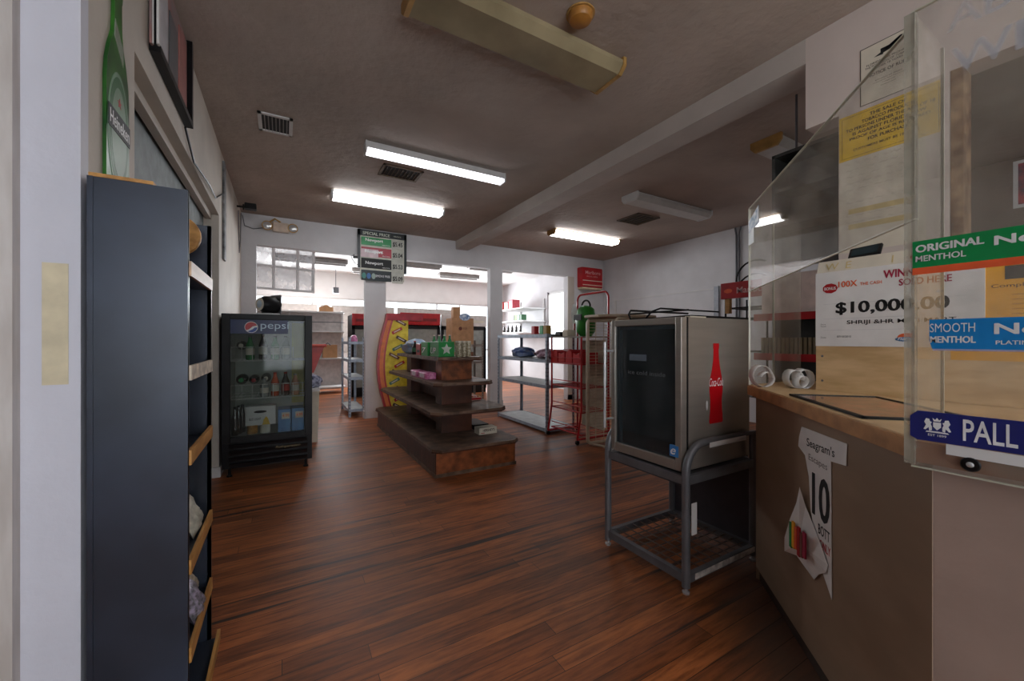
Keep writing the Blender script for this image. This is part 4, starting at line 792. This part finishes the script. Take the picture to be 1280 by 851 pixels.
for z in (0.82,1.06):
    g=MB()
    for k in range(9): y=KY0+0.05+0.046*k; g.tube([(KX0+0.05,y,z),(KX1-0.04,y,z)],0.003,6)
    g.tube([(KX0+0.05,KY0+0.035,z),(KX0+0.05,KY1-0.035,z)],0.005,6); g.build('wire_shelf',GREYM,t)
fk=F((KX0,KY1,0),(0,-1,0))   # door front, right = -Y, outward = -X
Wd=KY1-KY0
MB().fbox(fk,-0.001,KZ0,-0.013,Wd+0.001,KZ1,-0.004).build('door_gasket',BLACKP,t)
dr=MB().fbox(fk,0,KZ0,-0.004,0.03,KZ1,0.04).fbox(fk,Wd-0.035,KZ0,-0.004,Wd,KZ1,0.04).fbox(fk,0.03,KZ1-0.035,-0.004,Wd-0.035,KZ1,0.04).fbox(fk,0.03,KZ0,-0.004,Wd-0.035,KZ0+0.05,0.04).build('door',STEEL,t,bevel=0.004)
MB().fbox(fk,0.03,KZ0+0.05,0.022,Wd-0.035,KZ1-0.035,0.028).build('door_glass',DOORG,dr)
MB().fbox(fk,0.03,KZ0+0.05,0.0,0.05,KZ1-0.035,0.021).fbox(fk,Wd-0.05,KZ0+0.05,0.0,Wd-0.035,KZ1-0.035,0.021).fbox(fk,0.03,KZ1-0.055,0.0,Wd-0.035,KZ1-0.035,0.021).build('inner_frame',mat('gasket_grey',(96,104,110),0.4),dr)
MB().text(fk,0.12,1.015,'ice cold inside',0.022,0.25,n=0.029).build('lettering',mat('etched_grey',(120,126,130),0.5),dr)
MB().fbox(fk,0.13,1.09,0.0285,0.25,1.125,0.0292).build('faint_sticker',mat('faint_sticker',(96,110,124),0.5),dr)
MB().fbox(fk,Wd-0.065,KZ0+0.065,0.029,Wd-0.015,KZ0+0.12,0.0415).build('energy_sticker',mat('sticker_blue',(60,130,200),0.4),dr)
MB().text(fk,Wd-0.06,KZ0+0.075,'e',0.03,0.03,0.02,n=0.042,shear=0.3).build('sticker_mark',WINK,dr)
hb=MB().tube([fk.p(0.015,0.70,0.105),fk.p(0.015,1.19,0.105)],0.008,10)
hb.tube([fk.p(0.015,0.75,0.03),fk.p(0.015,0.75,0.105)],0.007,8).tube([fk.p(0.015,1.14,0.03),fk.p(0.015,1.14,0.105)],0.007,8).build('handle',CHROME,dr,smooth=True)
fc=F((KX0,KY0,0),(1,0,0))
bx=0.235
red=mat('cola_red',(196,8,24),0.35,var=0.05)
half=[(0.92,0),(1,0.02),(0.97,0.09),(0.86,0.20),(0.84,0.28),(0.98,0.40),(1,0.47),(0.88,0.56),(0.6,0.68),(0.42,0.80),(0.36,0.93),(0.42,0.935),(0.42,1.0)]
MB().poly(fc,[(bx+a*0.056,0.775+b*0.41) for a,b in half]+[(bx-a*0.056,0.775+b*0.41) for a,b in half[::-1]],0.0005,0.002).build('bottle_decal',red,t)
MB().text(fc,bx,0.965,'Coca-Cola',0.042,0.118,0.0,shear=0.35,n=0.0028,align='c').build('decal_lettering',WINK,t)
MB().disc(fc,0.16,0.87,0.008,0.025,0,0.001,12).build('scuff',PAPER,t)
# wire tray on the cooler
t=thing('wire_tray','black wire basket tray lying on top of the stainless cooler','wire tray',(2.0,1.5,KZ1))
tz=KZ1+0.008
g=MB().tube([(1.76,1.27,tz),(2.28,1.27,tz),(2.28,1.66,tz),(1.76,1.66,tz)],0.006,6,closed=True)
for k in range(1,16): y=1.27+0.39*k/16; g.tube([(1.76,y,tz),(2.28,y,tz)],0.0035,5)
g.build('base_grid',BLACKM,t)
MB().tube([(1.76,1.66,tz),(1.745,1.66,tz+0.03),(1.76,1.66,tz+0.052),(2.28,1.66,tz+0.052)],0.006,6).tube([(1.75,1.27,tz+0.03),(1.745,1.66,tz+0.03)],0.005,6).tube([(1.76,1.55,tz),(1.75,1.5,tz+0.035),(1.76,1.45,tz+0.05),(2.28,1.45,tz+0.05)],0.005,6).build('rail',BLACKM,t)
MB().box(1.735,1.25,KZ1,1.86,1.28,KZ1+0.006).build('label_strip',CREAMP,t)
# ============================================================ RACK WITH RED HEADER AND CONDUITS (right bay)
t=thing('red_header_rack','black wire rack with red header board in the right bay','display rack',(3.75,2.1,0))
for (x,y) in ((3.6,2.22),(3.6,1.85),(3.95,2.22),(3.95,1.85)): MB().tube([(x,y,0),(x,y,1.60)],0.009).build('post',BLACKM,t)
for z in (0.3,0.7,1.1,1.4,1.5):
    g=MB().tube([(3.6,1.85,z),(3.6,2.22,z),(3.95,2.22,z),(3.95,1.85,z)],0.006,6,closed=True)
    for k in range(1,8): g.tube([(3.6,1.85+0.37*k/8,z),(3.95,1.85+0.37*k/8,z)],0.003,5)
    g.build('wire_shelf',BLACKM,t)
for dz in (0,0.12): MB().tube(arc((3.6,1.95,1.62+dz),0.17,180,60,8,(0,-1,0),(0,0,1)),0.008).build('wire_hoop',BLACKM,t,smooth=True)
MB().box(3.55,1.72,1.585,3.59,2.235,1.73).build('header_board',REDM,t)
fh=F((3.549,2.235,0),(0,-1,0)); MB().text(fh,0.15,1.625,'Marlboro',0.055,0.3,0.02,n=0.001).build('lettering',mat('pale_rose',(220,170,170),0.5),t); MB().disc(fh,0.07,1.655,0.04,0.02,0,0.002,16).build('emblem',ORG,t)
MB().box(3.56,2.16,1.45,3.60,2.20,1.59).build('header_post',AMBER,t)
tag(MB().tube([(XR-0.02,3.50,1.2),(XR-0.02,3.50,H-0.12),(XR-0.02,3.52,H-0.002)],0.014).tube([(XR-0.02,3.46,1.2),(XR-0.02,3.46,H-0.12),(XR-0.02,3.43,H-0.002)],0.012).build('conduit_pair',GREYM,smooth=True),'pair of grey electrical conduits running up the right wall','conduit')
tag(MB().box(XR-0.03,3.78,1.2,XR-0.001,3.86,2.06).build('conduit_box',mat('conduit_grey',(150,154,160),0.5,0.3),bevel=0.005),'wide grey metal duct on the right wall left of the conduits','duct')
# goods rack seen through the clear side shield
t=thing('merchandise_rack','dark merchandise rack with red price strips behind the counter shield','display rack',(3.2,1.5,0))
MB().box(3.25,1.0,0,3.30,1.62,1.40).build('back_panel',mat('rack_dark',(52,50,48),0.5),t)
for z in (0.5,0.8,1.08,1.36):
    s_=MB().box(2.98,1.0,z,3.25,1.62,z+0.02).build('shelf',mat('rack_dark',(52,50,48),0.5),t); MB().box(2.972,1.0,z-0.02,2.98,1.62,z+0.03).build('price_strip',REDM if z>0.9 else GREYM,s_)
g=MB()
for k in range(21): g.box(2.99,1.02+k*0.027,1.10,3.2,1.038+k*0.027,1.22)
g.build('ribbed_packs',mat('ribbed_tan',(126,112,84),0.6),t)
tag(MB().box(3.0,1.15,1.381,3.22,1.58,1.66).build('white_box',mat('pinkish_white_box',(226,206,198),0.6),bevel=0.004),'pale pinkish box on top of the merchandise rack behind the shield','box')
t=thing('overhead_rack','dark hanging merchandise rack behind the scratched shield left of the pier','overhead rack',(3.0,1.2,1.72))
OD=mat('overhead_dark',(62,62,60),0.5,var=0.45,scale=9,c2=(84,86,84))
MB().box(3.1,0.97,1.72,3.13,1.46,2.46).build('back_panel',OD,t)
for z in (1.72,1.97,2.2,2.44): MB().box(2.9,0.97,z,3.1,1.46,z+0.02).build('shelf',OD,t)
for y in (0.97,1.44): MB().box(2.9,y,1.72,3.1,y+0.02,2.46).build('side_panel',OD,t)
for y in (1.02,1.4): MB().tube([(3.1,y,2.46),(3.1,y,H-0.001)],0.008).build('hanging_rod',GREYM,t)
# framed picture high on the right wall, seen through the pass opening
t=thing('wall_poster','small framed colourful picture high on the wall beyond the counter','picture',(XR-0.02,0.7,2.45))
MB().box(XR-0.02,0.45,2.44,XR-0.001,0.87,2.88).build('frame',PAPER,t); MB().box(XR-0.022,0.48,2.47,XR-0.02,0.84,2.85).build('print',mat('poster_print',(60,90,160),0.5,var=0.8,scale=8,c2=(200,70,80)),t)
# ============================================================ SERVICE COUNTER
A=Vector((2.067,1.116,0)); B=Vector((1.277,0.302,0)); dv=(B-A).normalized(); nrm=Vector((-dv.y*-1,-dv.x,0)) # placeholder
fp=F(A,dv)   # u from far corner to near corner, outward normal = u x z
CT=0.975
t=thing('service_counter','brown laminate sales counter with plywood top and angled front','counter',(1.9,0.2,0))
L=(B-A).length
if fp.n.dot(Vector((-1,1,0)))<0: fp.n=-fp.n
MB().fbox(fp,0,0.06,-0.03,L,CT-0.05,0).build('front_panel',LAM,t)
MB().fbox(fp,0.0,0.0,-0.05,L-0.02,0.06,-0.012).box(1.30,-1.5,0,1.32,0.29,0.06).build('toe_kick',mat('dark_toe_kick',(60,44,36),0.6),t)
MB().box(1.278,-1.5,0.06,1.308,0.301,CT-0.05).build('side_panel',LAM2,t)
MB().box(2.067,1.096,0.0,2.555,1.115,CT-0.05).build('far_end_panel',LAM,t)
out=0.036
A2=fp.p(-0.01,0,out); B2=fp.p(L+0.005,0,out)
poly=[(A2.x,A2.y),(2.565,A2.y),(2.565,-1.5),(B2.x,-1.5),(B2.x,B2.y)]
MB().poly(W,poly[::-1],CT-0.048,CT-0.004).build('countertop',PLYEDGE,t)
inn=[(A2.x+0.008,A2.y-0.004),(2.56,A2.y-0.004),(2.56,-1.5),(B2.x+0.012,-1.5),(B2.x+0.012,B2.y-0.002)]
MB().poly(W,inn[::-1],CT-0.004,CT).build('top_surface',PLY,t)
MB().box(B2.x-0.003,-1.5,CT-0.05,B2.x,B2.y-0.004,CT-0.003).build('side_edging',REDEDGE,t)
# torn poster on the counter front
t=thing('torn_poster','torn white drinks poster hanging on the brown counter front','poster',tuple(fp.p(0.6,0.34,0.002)))
MB().poly(fp,[(.503,.871),(.804,.881),(.80,.812),(.712,.80),(.717,.345),(.66,.40),(.60,.51),(.575,.58),(.56,.70),(.53,.77),(.475,.79),(.483,.83)],0.001,0.003).build('sheet',PAPER,t)
mb=MB(); o_=[(.516,.645),(.545,.585),(.60,.54),(.66,.49),(.70,.45),(.69,.42),(.64,.385),(.606,.346),(.50,.375),(.434,.356),(.434,.41),(.465,.50),(.50,.58)]
c_=fp.p(0.56,0.45,0.035); ring=[fp.p(a,b,0.006+0.03*max(0,(0.55-a)/0.12)) for a,b in o_]
mb.add([c_]+ring,[(0,1+i,1+(i+1)%len(ring)) for i in range(len(ring))]); mb.build('curled_flap',PAPER,t)
fq=F(fp.p(0.56,0.45,0.040),fp.u); fq.n=fp.n
cols=[GRN,ORYEL,ORG,REDM,mat('print_brown',(120,60,50),0.6),MAROON]
for k in range(6): MB().fbox(fq,-0.07+0.022*k,-0.045+0.008*(k%3),-0.006,-0.052+0.022*k,0.05+0.012*(k%2),0.0).build('printed_bottle',cols[k],t)
MB().text(fp,0.545,0.80,"Seagram's",0.04,0.19,0.01,n=0.0035,rise=0.05).build('lettering',INK,t); MB().text(fp,0.56,0.755,'Escapes',0.03,0.13,n=0.0035).build('sub_lettering',GREYINK,t)
MB().text(fp,0.585,0.575,'10',0.15,0.115,0.05,n=0.0035).text(fp,0.63,0.525,'BOTT',0.035,0.075,0.02,n=0.0035).build('numerals',INK,t)
MB().text(fp,0.64,0.48,'ONLY',0.03,0.07,0.02,n=0.0035).build('red_lettering',REDM,t)
# glass topped ticket tray on the counter
ft=F((1.79,0.835,CT),(-0.707,-0.707,0),(0.707,-0.707,0)); ft.n=Vector((0,0,1))
t=thing('ticket_tray','flat black edged glass ticket mat lying on the countertop','counter mat',(1.75,0.55,CT))
MB().fbox(ft,0,0,0.0006,0.50,0.012,0.008).fbox(ft,0.488,0,0.0006,0.50,0.30,0.008).fbox(ft,0,0.288,0.0006,0.5,0.30,0.008).fbox(ft,0,0,0.0006,0.012,0.3,0.008).build('frame',BLACKP,t)
MB().fbox(ft,0.012,0.012,0.0006,0.488,0.288,0.003).build('ticket_insert',mat('ticket_print',(176,140,110),0.5,var=0.4,scale=14,c2=(205,120,90)),t)
MB().fbox(ft,0.012,0.012,0.005,0.488,0.288,0.006).build('glass_cover',CLEAR,t)
# plywood box with the prize cheque
fbx=F((2.10,0.869,CT),(0,-1,0))
t=thing('plywood_box','large pale plywood box standing on the counter behind the shield','plywood box',(2.25,0.2,CT))
MB().box(2.10,-0.9,CT+0.001,2.115,0.869,1.50).box(2.115,0.854,CT+0.001,2.40,0.869,1.50).build('panel',PLY,t)
MB().box(2.115,-0.9,1.485,2.40,0.854,1.50).build('lid',PLY,t)
for z in (1.02,1.13): MB().lathe((2.0995,0.845,z),[(0.005,0),(0.0,0.002)],10,F((0,0,0),(0,1,0),(-1,0,0))).build('nail',GREYM,t)
t=thing('prize_cheque','oversized white winning ticket prize cheque with ten thousand dollar sum','cheque',(2.095,0.62,1.17))
MB().fbox(fbx,0.0,0.20,0.001,0.502,0.528,0.004).build('board',PAPER,t)
q=0.0048
MB().text(fbx,0.235,0.475,'WINNING TICKET',0.032,0.258,0.03,n=q,rise=0.0).text(fbx,0.281,0.440,'SOLD HERE',0.026,0.142,0.03,n=q).build('maroon_heading',MAROON,t)
MB().text(fbx,0.085,0.455,'100X',0.026,0.065,0.02,n=q).text(fbx,0.160,0.456,'THE CASH',0.013,0.07,0.01,n=q).build('orange_heading',ORINK,t)
MB().text(fbx,0.075,0.335,'$10,000.00',0.055,0.34,0.04,n=q).build('amount_lettering',INK,t)
MB().text(fbx,0.115,0.290,'SHRIJI &HR MINI MART',0.021,0.32,0.012,n=q).build('payee_lettering',INK,t)
MB().text(fbx,0.02,0.285,'Store\nName',0.015,0.02,n=q).text(fbx,0.02,0.235,'Date',0.007,0.02,n=q).text(fbx,0.08,0.238,'07/10/2015',0.008,0.05,0.02,n=q).build('small_print',GREYINK,t)
for v in (0.32,0.385,0.27): MB().fbox(fbx,0.03,v,0.004,0.46,v+0.001,0.0045).build('rule_line',mat('pale_rule',(196,196,200),0.7),t)
MB().disc(fbx,0.055,0.455,0.028,0.022,0.004,0.005,9).build('burst_emblem',REDM,t)
MB().text(fbx,0.034,0.448,'BONUS',0.013,0.042,0.02,n=0.0055).build('burst_lettering',WINK,t)
MB().disc(fbx,0.305,0.238,0.028,0.016,0.004,0.005,20).build('lottery_emblem',ORINK,t)
MB().disc(fbx,0.30,0.23,0.03,0.009,0.005,0.0056,20).build('lottery_emblem_band',mat('emblem_blue',(60,110,160),0.5),t)
MB().text(fbx,0.278,0.226,'Florida',0.012,0.045,0.01,n=0.0062,shear=0.3).build('lottery_lettering',WINK,t)
t=thing('box_flap','folded cream cardboard flap along the top of plywood box','cardboard flap',(2.1,0.5,1.50))
MB().fbox(F((2.112,0.869,1.503),(0,-1,0),(0.35,0,1)),0,0,0,0.9,0.055,0.004).build('flap',CREAMP,t)
ffl=F((2.108,0.869,1.503),(0,-1,0),(0.35,0,1))
for i,ch in enumerate('WE ID'): 
    if ch!=' ': MB().text(ffl,0.03+0.075*i,0.010,ch,0.032,n=0.0015).build('gold_lettering',MANILA,t)
MB().disc(ffl,0.33,0.022,0.022,0.013,0,0.002,20).build('round_sticker',REDM,t); MB().disc(ffl,0.41,0.026,0.028,0.022,0,0.002,20).build('dark_round_sticker',INK,t); MB().disc(ffl,0.41,0.024,0.018,0.014,0.002,0.0026,20).build('sticker_centre',CREAMP,t)
t=thing('card_reader','small black handheld device lying on top of the plywood box','handheld device',(2.25,0.73,1.56))
fr_=F((2.24,0.80,1.562),(0,-1,0.06),(0.5,0,0.8)); MB().fbox(fr_,0,0,0,0.115,0.06,0.016).build('body',BLACKP,t,bevel=0.005); MB().fbox(fr_,0.012,0.012,0.016,0.103,0.052,0.0165).build('screen',mat('dark_screen',(40,56,62),0.1),t)
MB().fbox(F((2.255,0.82,1.50),(0,-1,0)),0,0,-0.02,0.15,0.065,0).build('rest',MANILA,t)
# yellow poster on plywood
t=thing('yellow_poster','orange yellow notice fixed to the plywood right of the cheque','poster',(2.098,0.2,1.11))
MB().fbox(fbx,0.42,0.155,0.0,0.80,0.50,0.0008).build('sheet',ORYEL,t)
mb=MB(); mb.text(fbx,0.515,0.40,'Comply with these',0.016,0.2,0.01,n=0.0015)
for k in range(9): mb.text(fbx,0.56,0.375-0.016*k,'customers must be of legal age to buy',0.007,0.16,n=0.0015)
mb.build('lettering',mat('brown_ink',(96,66,30),0.6),t); MB().fbox(fbx,0.545,0.43,0.001,0.66,0.475,0.0018).build('dark_picture',mat('photo_dark',(60,54,50),0.5,var=0.5,scale=20),t)
# curled receipt paper
def ribbon(c,loops,name,label,wd=0.045,r0=0.035,dx=0.012):
    rt=Vector((0.87,-0.5,0)); fw_=Vector((0.5,0.87,0)); mb=MB(); V=[]; Fc=[]; n=int(loops*14)
    for i in range(n):
        a=2*math.pi*i/14; k=1+0.22*math.sin(1.7*i/14*2)
        p=Vector(c)+rt*(r0*k*math.cos(a)+dx*i/14)+Vector((0,0,1))*(r0*k*(1+math.sin(a)))
        p=p+fw_*0.006*math.sin(a*0.5); V+=[p,p+fw_*wd+Vector((0,0,0.004*math.sin(a)))]
        if i: Fc.append((2*i-2,2*i-1,2*i+1,2*i))
    mb.add(V,Fc); o=mb.build(name,PAPER,smooth=True); so=o.modifiers.new('thickness','SOLIDIFY'); so.thickness=0.0008
    return tag(o,label,'paper roll')
ribbon((2.065,0.93,CT+0.002),2.6,'receipt_paper','curled loops of white receipt paper on counter beside plywood box',0.05,0.036,0.022)
ribbon((1.99,1.035,CT+0.002),1.5,'receipt_paper','smaller left curl of white receipt paper beside the clear side sheet',0.04,0.044,0.01)
# ============================================================ ACRYLIC SHIELD
t=thing('acrylic_shield','clear scratched acrylic sneeze guard standing around the counter edge','counter shield',(1.7,0.5,CT))
zl0,zl1,zh0,zh1=1.452,1.48,1.865,1.93
q0,q1=0.026,0.032
MB().poly(fp,[(0.0,zl0),(L,zl1),(L,zh1),(0.0,zh0)],q0,q1).build('upper_front_sheet',PLEXI,t)
MB().poly(fp,[(0.0,zl0-0.003),(L,zl1-0.003),(L,zl1),(0.0,zl0)],q0-0.001,q1+0.001).poly(fp,[(0.0,zh0),(L,zh1),(L,zh1+0.003),(0.0,zh0+0.003)],q0-0.001,q1+0.001).build('sheet_edge',PEDGE,t)
pA=fp.p(0,0,0.03)
MB().box(pA.x,pA.y-0.003,CT,2.27,pA.y+0.003,1.87).build('side_sheet',PLEXI,t); MB().box(2.275,pA.y-0.003,CT,2.56,pA.y+0.003,1.87).build('side_sheet',PLEXI,t)
MB().box(2.27,pA.y-0.004,CT,2.276,pA.y+0.004,1.87).build('side_sheet_edge',PEDGE,t)
MB().fbox(fp,0.0,CT,q0,0.004,zh0,q1+0.002).build('corner_edge',PEDGE,t)
XS=B2.x-0.004; YS=B2.y+0.003
MB().box(XS-0.006,-0.9,0.917,XS,YS,1.945).build('side_front_sheet',PLEXI,t)
MB().box(XS-0.0065,-0.9,0.914,XS+0.0005,YS,0.917).box(XS-0.0065,-0.9,1.945,XS+0.0005,YS,1.948).build('side_front_edge',PEDGE,t)
MB().box(XS,YS-0.006,CT,XS+0.20,YS,1.94).build('corner_fin',PLEXI,t)
MB().box(XS-0.006,YS-0.006,0.92,XS+0.012,YS+0.012,1.945).build('corner_strip',glass('cloudy_acrylic',haze=0.45,hc=(186,182,166)),t)
MB().box(XS+0.20,YS-0.006,CT,XS+0.2035,YS,1.94).build('fin_edge',PEDGE,t)
fz=F((XS-0.006,YS,0),(0,-1,0))
for u in (0.09,0.6):
    w_=MB().lathe(fz.p(u,0.942,0),[(0.015,0),(0.013,0.003),(0.006,0.004)],20,F((0,0,0),(0,1,0),(-1,0,0))).build('washer',BLACKM,t,smooth=True); MB().lathe(fz.p(u,0.942,0.004),[(0.006,0),(0.004,0.004),(0,0.005)],14,F((0,0,0),(0,1,0),(-1,0,0))).build('screw_head',CHROME,w_,smooth=True)
for (u,v,s_,h_) in ((0.06,1.765,'WM',0.055),(0.055,1.86,'AB',0.05)): MB().text(fz,u,v,s_,h_,None,0.04,n=0.0015).build('frosted_lettering',FROST,t)
t=thing('green_shield_strip','green and orange cigarette advertising strip, highest on the clear shield','advertising strip',(XS,0.0,1.35),'cigarette strips on the clear shield')
MB().fbox(fz,0.003,1.363,0.0005,0.75,1.423,0.0025).build('green_band',GRN,t); MB().fbox(fz,0.003,1.348,0.0005,0.75,1.363,0.0025).build('orange_band',ORG,t)
MB().text(fz,0.008,1.397,'ORIGINAL',0.016,0.100,0.045,n=0.003).text(fz,0.008,1.376,'MENTHOL',0.013,0.076,0.02,n=0.003).build('lettering',WINK,t)
MB().text(fz,0.122,1.385,'Newport',0.024,0.15,0.03,n=0.003).text(fz,0.35,1.39,'SPECIAL PRICE',0.02,0.2,0.03,n=0.003).build('large_lettering',WINK,t)
t=thing('blue_shield_strip','sky blue cigarette advertising strip across middle of clear shield','advertising strip',(XS,0.0,1.18),'cigarette strips on the clear shield')
MB().poly(fz,[(0.030,1.246),(0.75,1.246),(0.75,1.182),(0.034,1.182),(0.030,1.20)],0.0005,0.0025).build('band',BLU,t); MB().fbox(fz,0.035,1.178,0.0004,0.75,1.182,0.002).build('band_edge',mat('pale_lilac',(170,170,200),0.5),t)
MB().text(fz,0.031,1.218,'SMOOTH',0.019,0.066,0.0,n=0.003).text(fz,0.031,1.195,'MENTHOL',0.014,0.066,0.045,n=0.003).build('lettering',WINK,t)
MB().text(fz,0.122,1.206,'Newport',0.028,0.17,0.03,n=0.003).text(fz,0.124,1.192,'PLATINUM',0.008,0.06,0.02,n=0.003).build('large_lettering',WINK,t)
t=thing('navy_shield_strip','dark navy cigarette advertising strip with white crest at counter edge','advertising strip',(XS,0.0,0.98),'cigarette strips on the clear shield')
MB().poly(fz,[(-0.001,1.03),(0.012,1.043),(0.75,1.047),(0.75,0.984),(0.01,0.978),(-0.001,0.985)],0.0005,0.0025).build('band',NAV,t)
mb=MB().text(fz,0.080,0.99,'PALL MALL',0.045,0.165,0.012,n=0.003).text(fz,0.028,0.990,'EST 1899',0.005,0.028,0.01,n=0.003)
mb.build('lettering',WINK,t)
# crest: shield between two rearing lions under a crown
cr=MB(); cu,cv=0.042,1.013
cr.poly(fz,[(cu-0.006,cv+0.008),(cu+0.006,cv+0.008),(cu+0.006,cv-0.002),(cu,cv-0.009),(cu-0.006,cv-0.002)],0.0025,0.0032)
cr.poly(fz,[(cu-0.005,cv+0.010),(cu+0.005,cv+0.010),(cu+0.007,cv+0.017),(cu+0.003,cv+0.013),(cu,cv+0.018),(cu-0.003,cv+0.013),(cu-0.007,cv+0.017)],0.0025,0.0032)
for s_ in (1,-1):
    pts=[(0.008,-0.010),(0.012,-0.012),(0.013,-0.004),(0.018,-0.010),(0.021,-0.009),(0.017,0.001),(0.020,0.007),(0.017,0.015),(0.012,0.014),(0.011,0.009),(0.008,0.008),(0.010,0.003),(0.008,-0.002)]
    pts=[(cu+s_*a,cv+b) for a,b in pts]
    cr.poly(fz,pts if s_>0 else pts[::-1],0.0025,0.0032)
cr.poly(fz,[(cu-0.018,cv-0.015),(cu+0.018,cv-0.015),(cu+0.016,cv-0.0125),(cu,cv-0.0115),(cu-0.016,cv-0.0125)],0.0025,0.0032)
cr.build('crest_emblem',WINK,t)
MB().fbox(fz,0.055,0.955,-0.0005,0.75,0.977,0.0006).build('torn_paper_backing',PAPER,t)
t=thing('shield_sticker','small blue and white sticker at top corner of the acrylic shield','sticker',tuple(fp.p(0.06,1.75,0.033)))
MB().poly(fp,[(0.005,1.74),(0.14,1.76),(0.14,1.84),(0.005,1.80)],0.033,0.0342).build('blue_part',mat('sticker_sky',(110,160,205),0.4,var=0.3,scale=30,c2=(225,230,235)),t)
MB().fbox(fp,0.005,1.68,0.033,0.075,1.755,0.0342).build('white_part',mat('sticker_white',(214,220,222),0.4),t)
# ============================================================ PAPERS ON THE PIER
fn=F((2.573,0.961,0),(0,-1,0))
def text_lines(mb,f,u0,u1,v,lines,h,gap,n=0.0022,bold=0.0):
    for i,l in enumerate(lines): mb.text(f,(u0+u1)/2,v-i*gap,l,h,min(u1-u0,len(l)*h*0.78),bold,n=n,align='c')
    return mb
t=thing('licence_notice','white bordered licence notice, topmost paper on the wall pier','notice',(2.572,0.76,2.40))
fi=F((2.573,0.869,2.40),(0,-1,0))
MB().fbox(fi,0,0,0.0003,0.215,0.29,0.0015).build('sheet',CREAMP,t)
MB().fbox(fi,0.0,0.0,0.0015,0.215,0.003,0.002).fbox(fi,0,0.287,0.0015,0.215,0.29,0.002).fbox(fi,0,0,0.0015,0.003,0.29,0.002).fbox(fi,0.212,0,0.0015,0.215,0.29,0.002).build('border',INK,t)
mb=MB(); mb.poly(fi,[(0.055,0.222),(0.08,0.232),(0.08,0.25),(0.16,0.25),(0.16,0.272),(0.152,0.272),(0.152,0.235),(0.09,0.225),(0.09,0.218)],0.0015,0.0022)
text_lines(mb,fi,0.02,0.195,0.19,['FLORIDA LAW PROHIBITS','THE POSSESSION OF TOBACCO','UNDER 18 YEARS'],0.010,0.014,bold=0.01)
text_lines(mb,fi,0.03,0.19,0.130,['NOTICE OF RULES'],0.016,0.016,bold=0.02); text_lines(mb,fi,0.05,0.17,0.10,['Division of Retail','Licensing and Permits','Telephone','Inspection'],0.007,0.012)
mb.build('printing',INK,t)
t=thing('yellow_notice','yellow tobacco age law notice on the wall pier under licence','notice',(2.572,0.77,2.17))
fi=F((2.573,0.958,2.145),(0,-1,0))
MB().fbox(fi,0,0,0.0003,0.385,0.235,0.0012).build('sheet',YELP,t)
MB().fbox(fi,0.012,0.012,0.0012,0.372,0.0135,0.0016).fbox(fi,0.012,0.222,0.0012,0.372,0.2235,0.0016).fbox(fi,0.012,0.012,0.0012,0.0135,0.2235,0.0016).fbox(fi,0.3705,0.012,0.0012,0.372,0.2235,0.0016).build('border',INK,t)
mb=text_lines(MB(),fi,0.03,0.36,0.195,['THE SALE OF','TOBACCO PRODUCTS','TO PERSONS UNDER THE AGE OF 18','IS AGAINST FLORIDA LAW','PROOF OF AGE IS REQUIRED','FOR PURCHASE'],0.016,0.0245,n=0.0018,bold=0.015)
mb.text(fi,0.06,0.04,'CUSTOMERS MUST BE 18 YEARS',0.012,0.25,0.01,n=0.0018); mb.build('printing',INK,t)
t=thing('handwritten_sheet','large cream handwritten price list hanging lowest on the wall pier','notice',(2.572,0.77,1.66))
fi=F((2.573,0.958,1.66),(0,-1,0)); MB().fbox(fi,0,0,0.0002,0.33,0.483,0.001).build('sheet',CREAMP,t)
mb=MB(); rr_=random.Random(3)
for k in range(11):
    v=0.46-0.034*k
    if k in (5,7): continue
    u=0.03
    while u<0.27:
        l=rr_.uniform(0.01,0.035); mb.tube([fi.p(u,v,0.0015),fi.p(u+l/3,v+0.006,0.0015),fi.p(u+2*l/3,v-0.002,0.0015),fi.p(u+l,v+0.004,0.0015)],0.0007,4); u+=l+rr_.uniform(0.008,0.03)
mb.build('handwriting',GREYINK,t)
for v in (0.20,0.12): MB().poly(fi,[(0.04,v),(0.29,v-0.004),(0.29,v+0.022),(0.04,v+0.026)],0.001,0.002).build('manila_label_strip',MANILA,t)
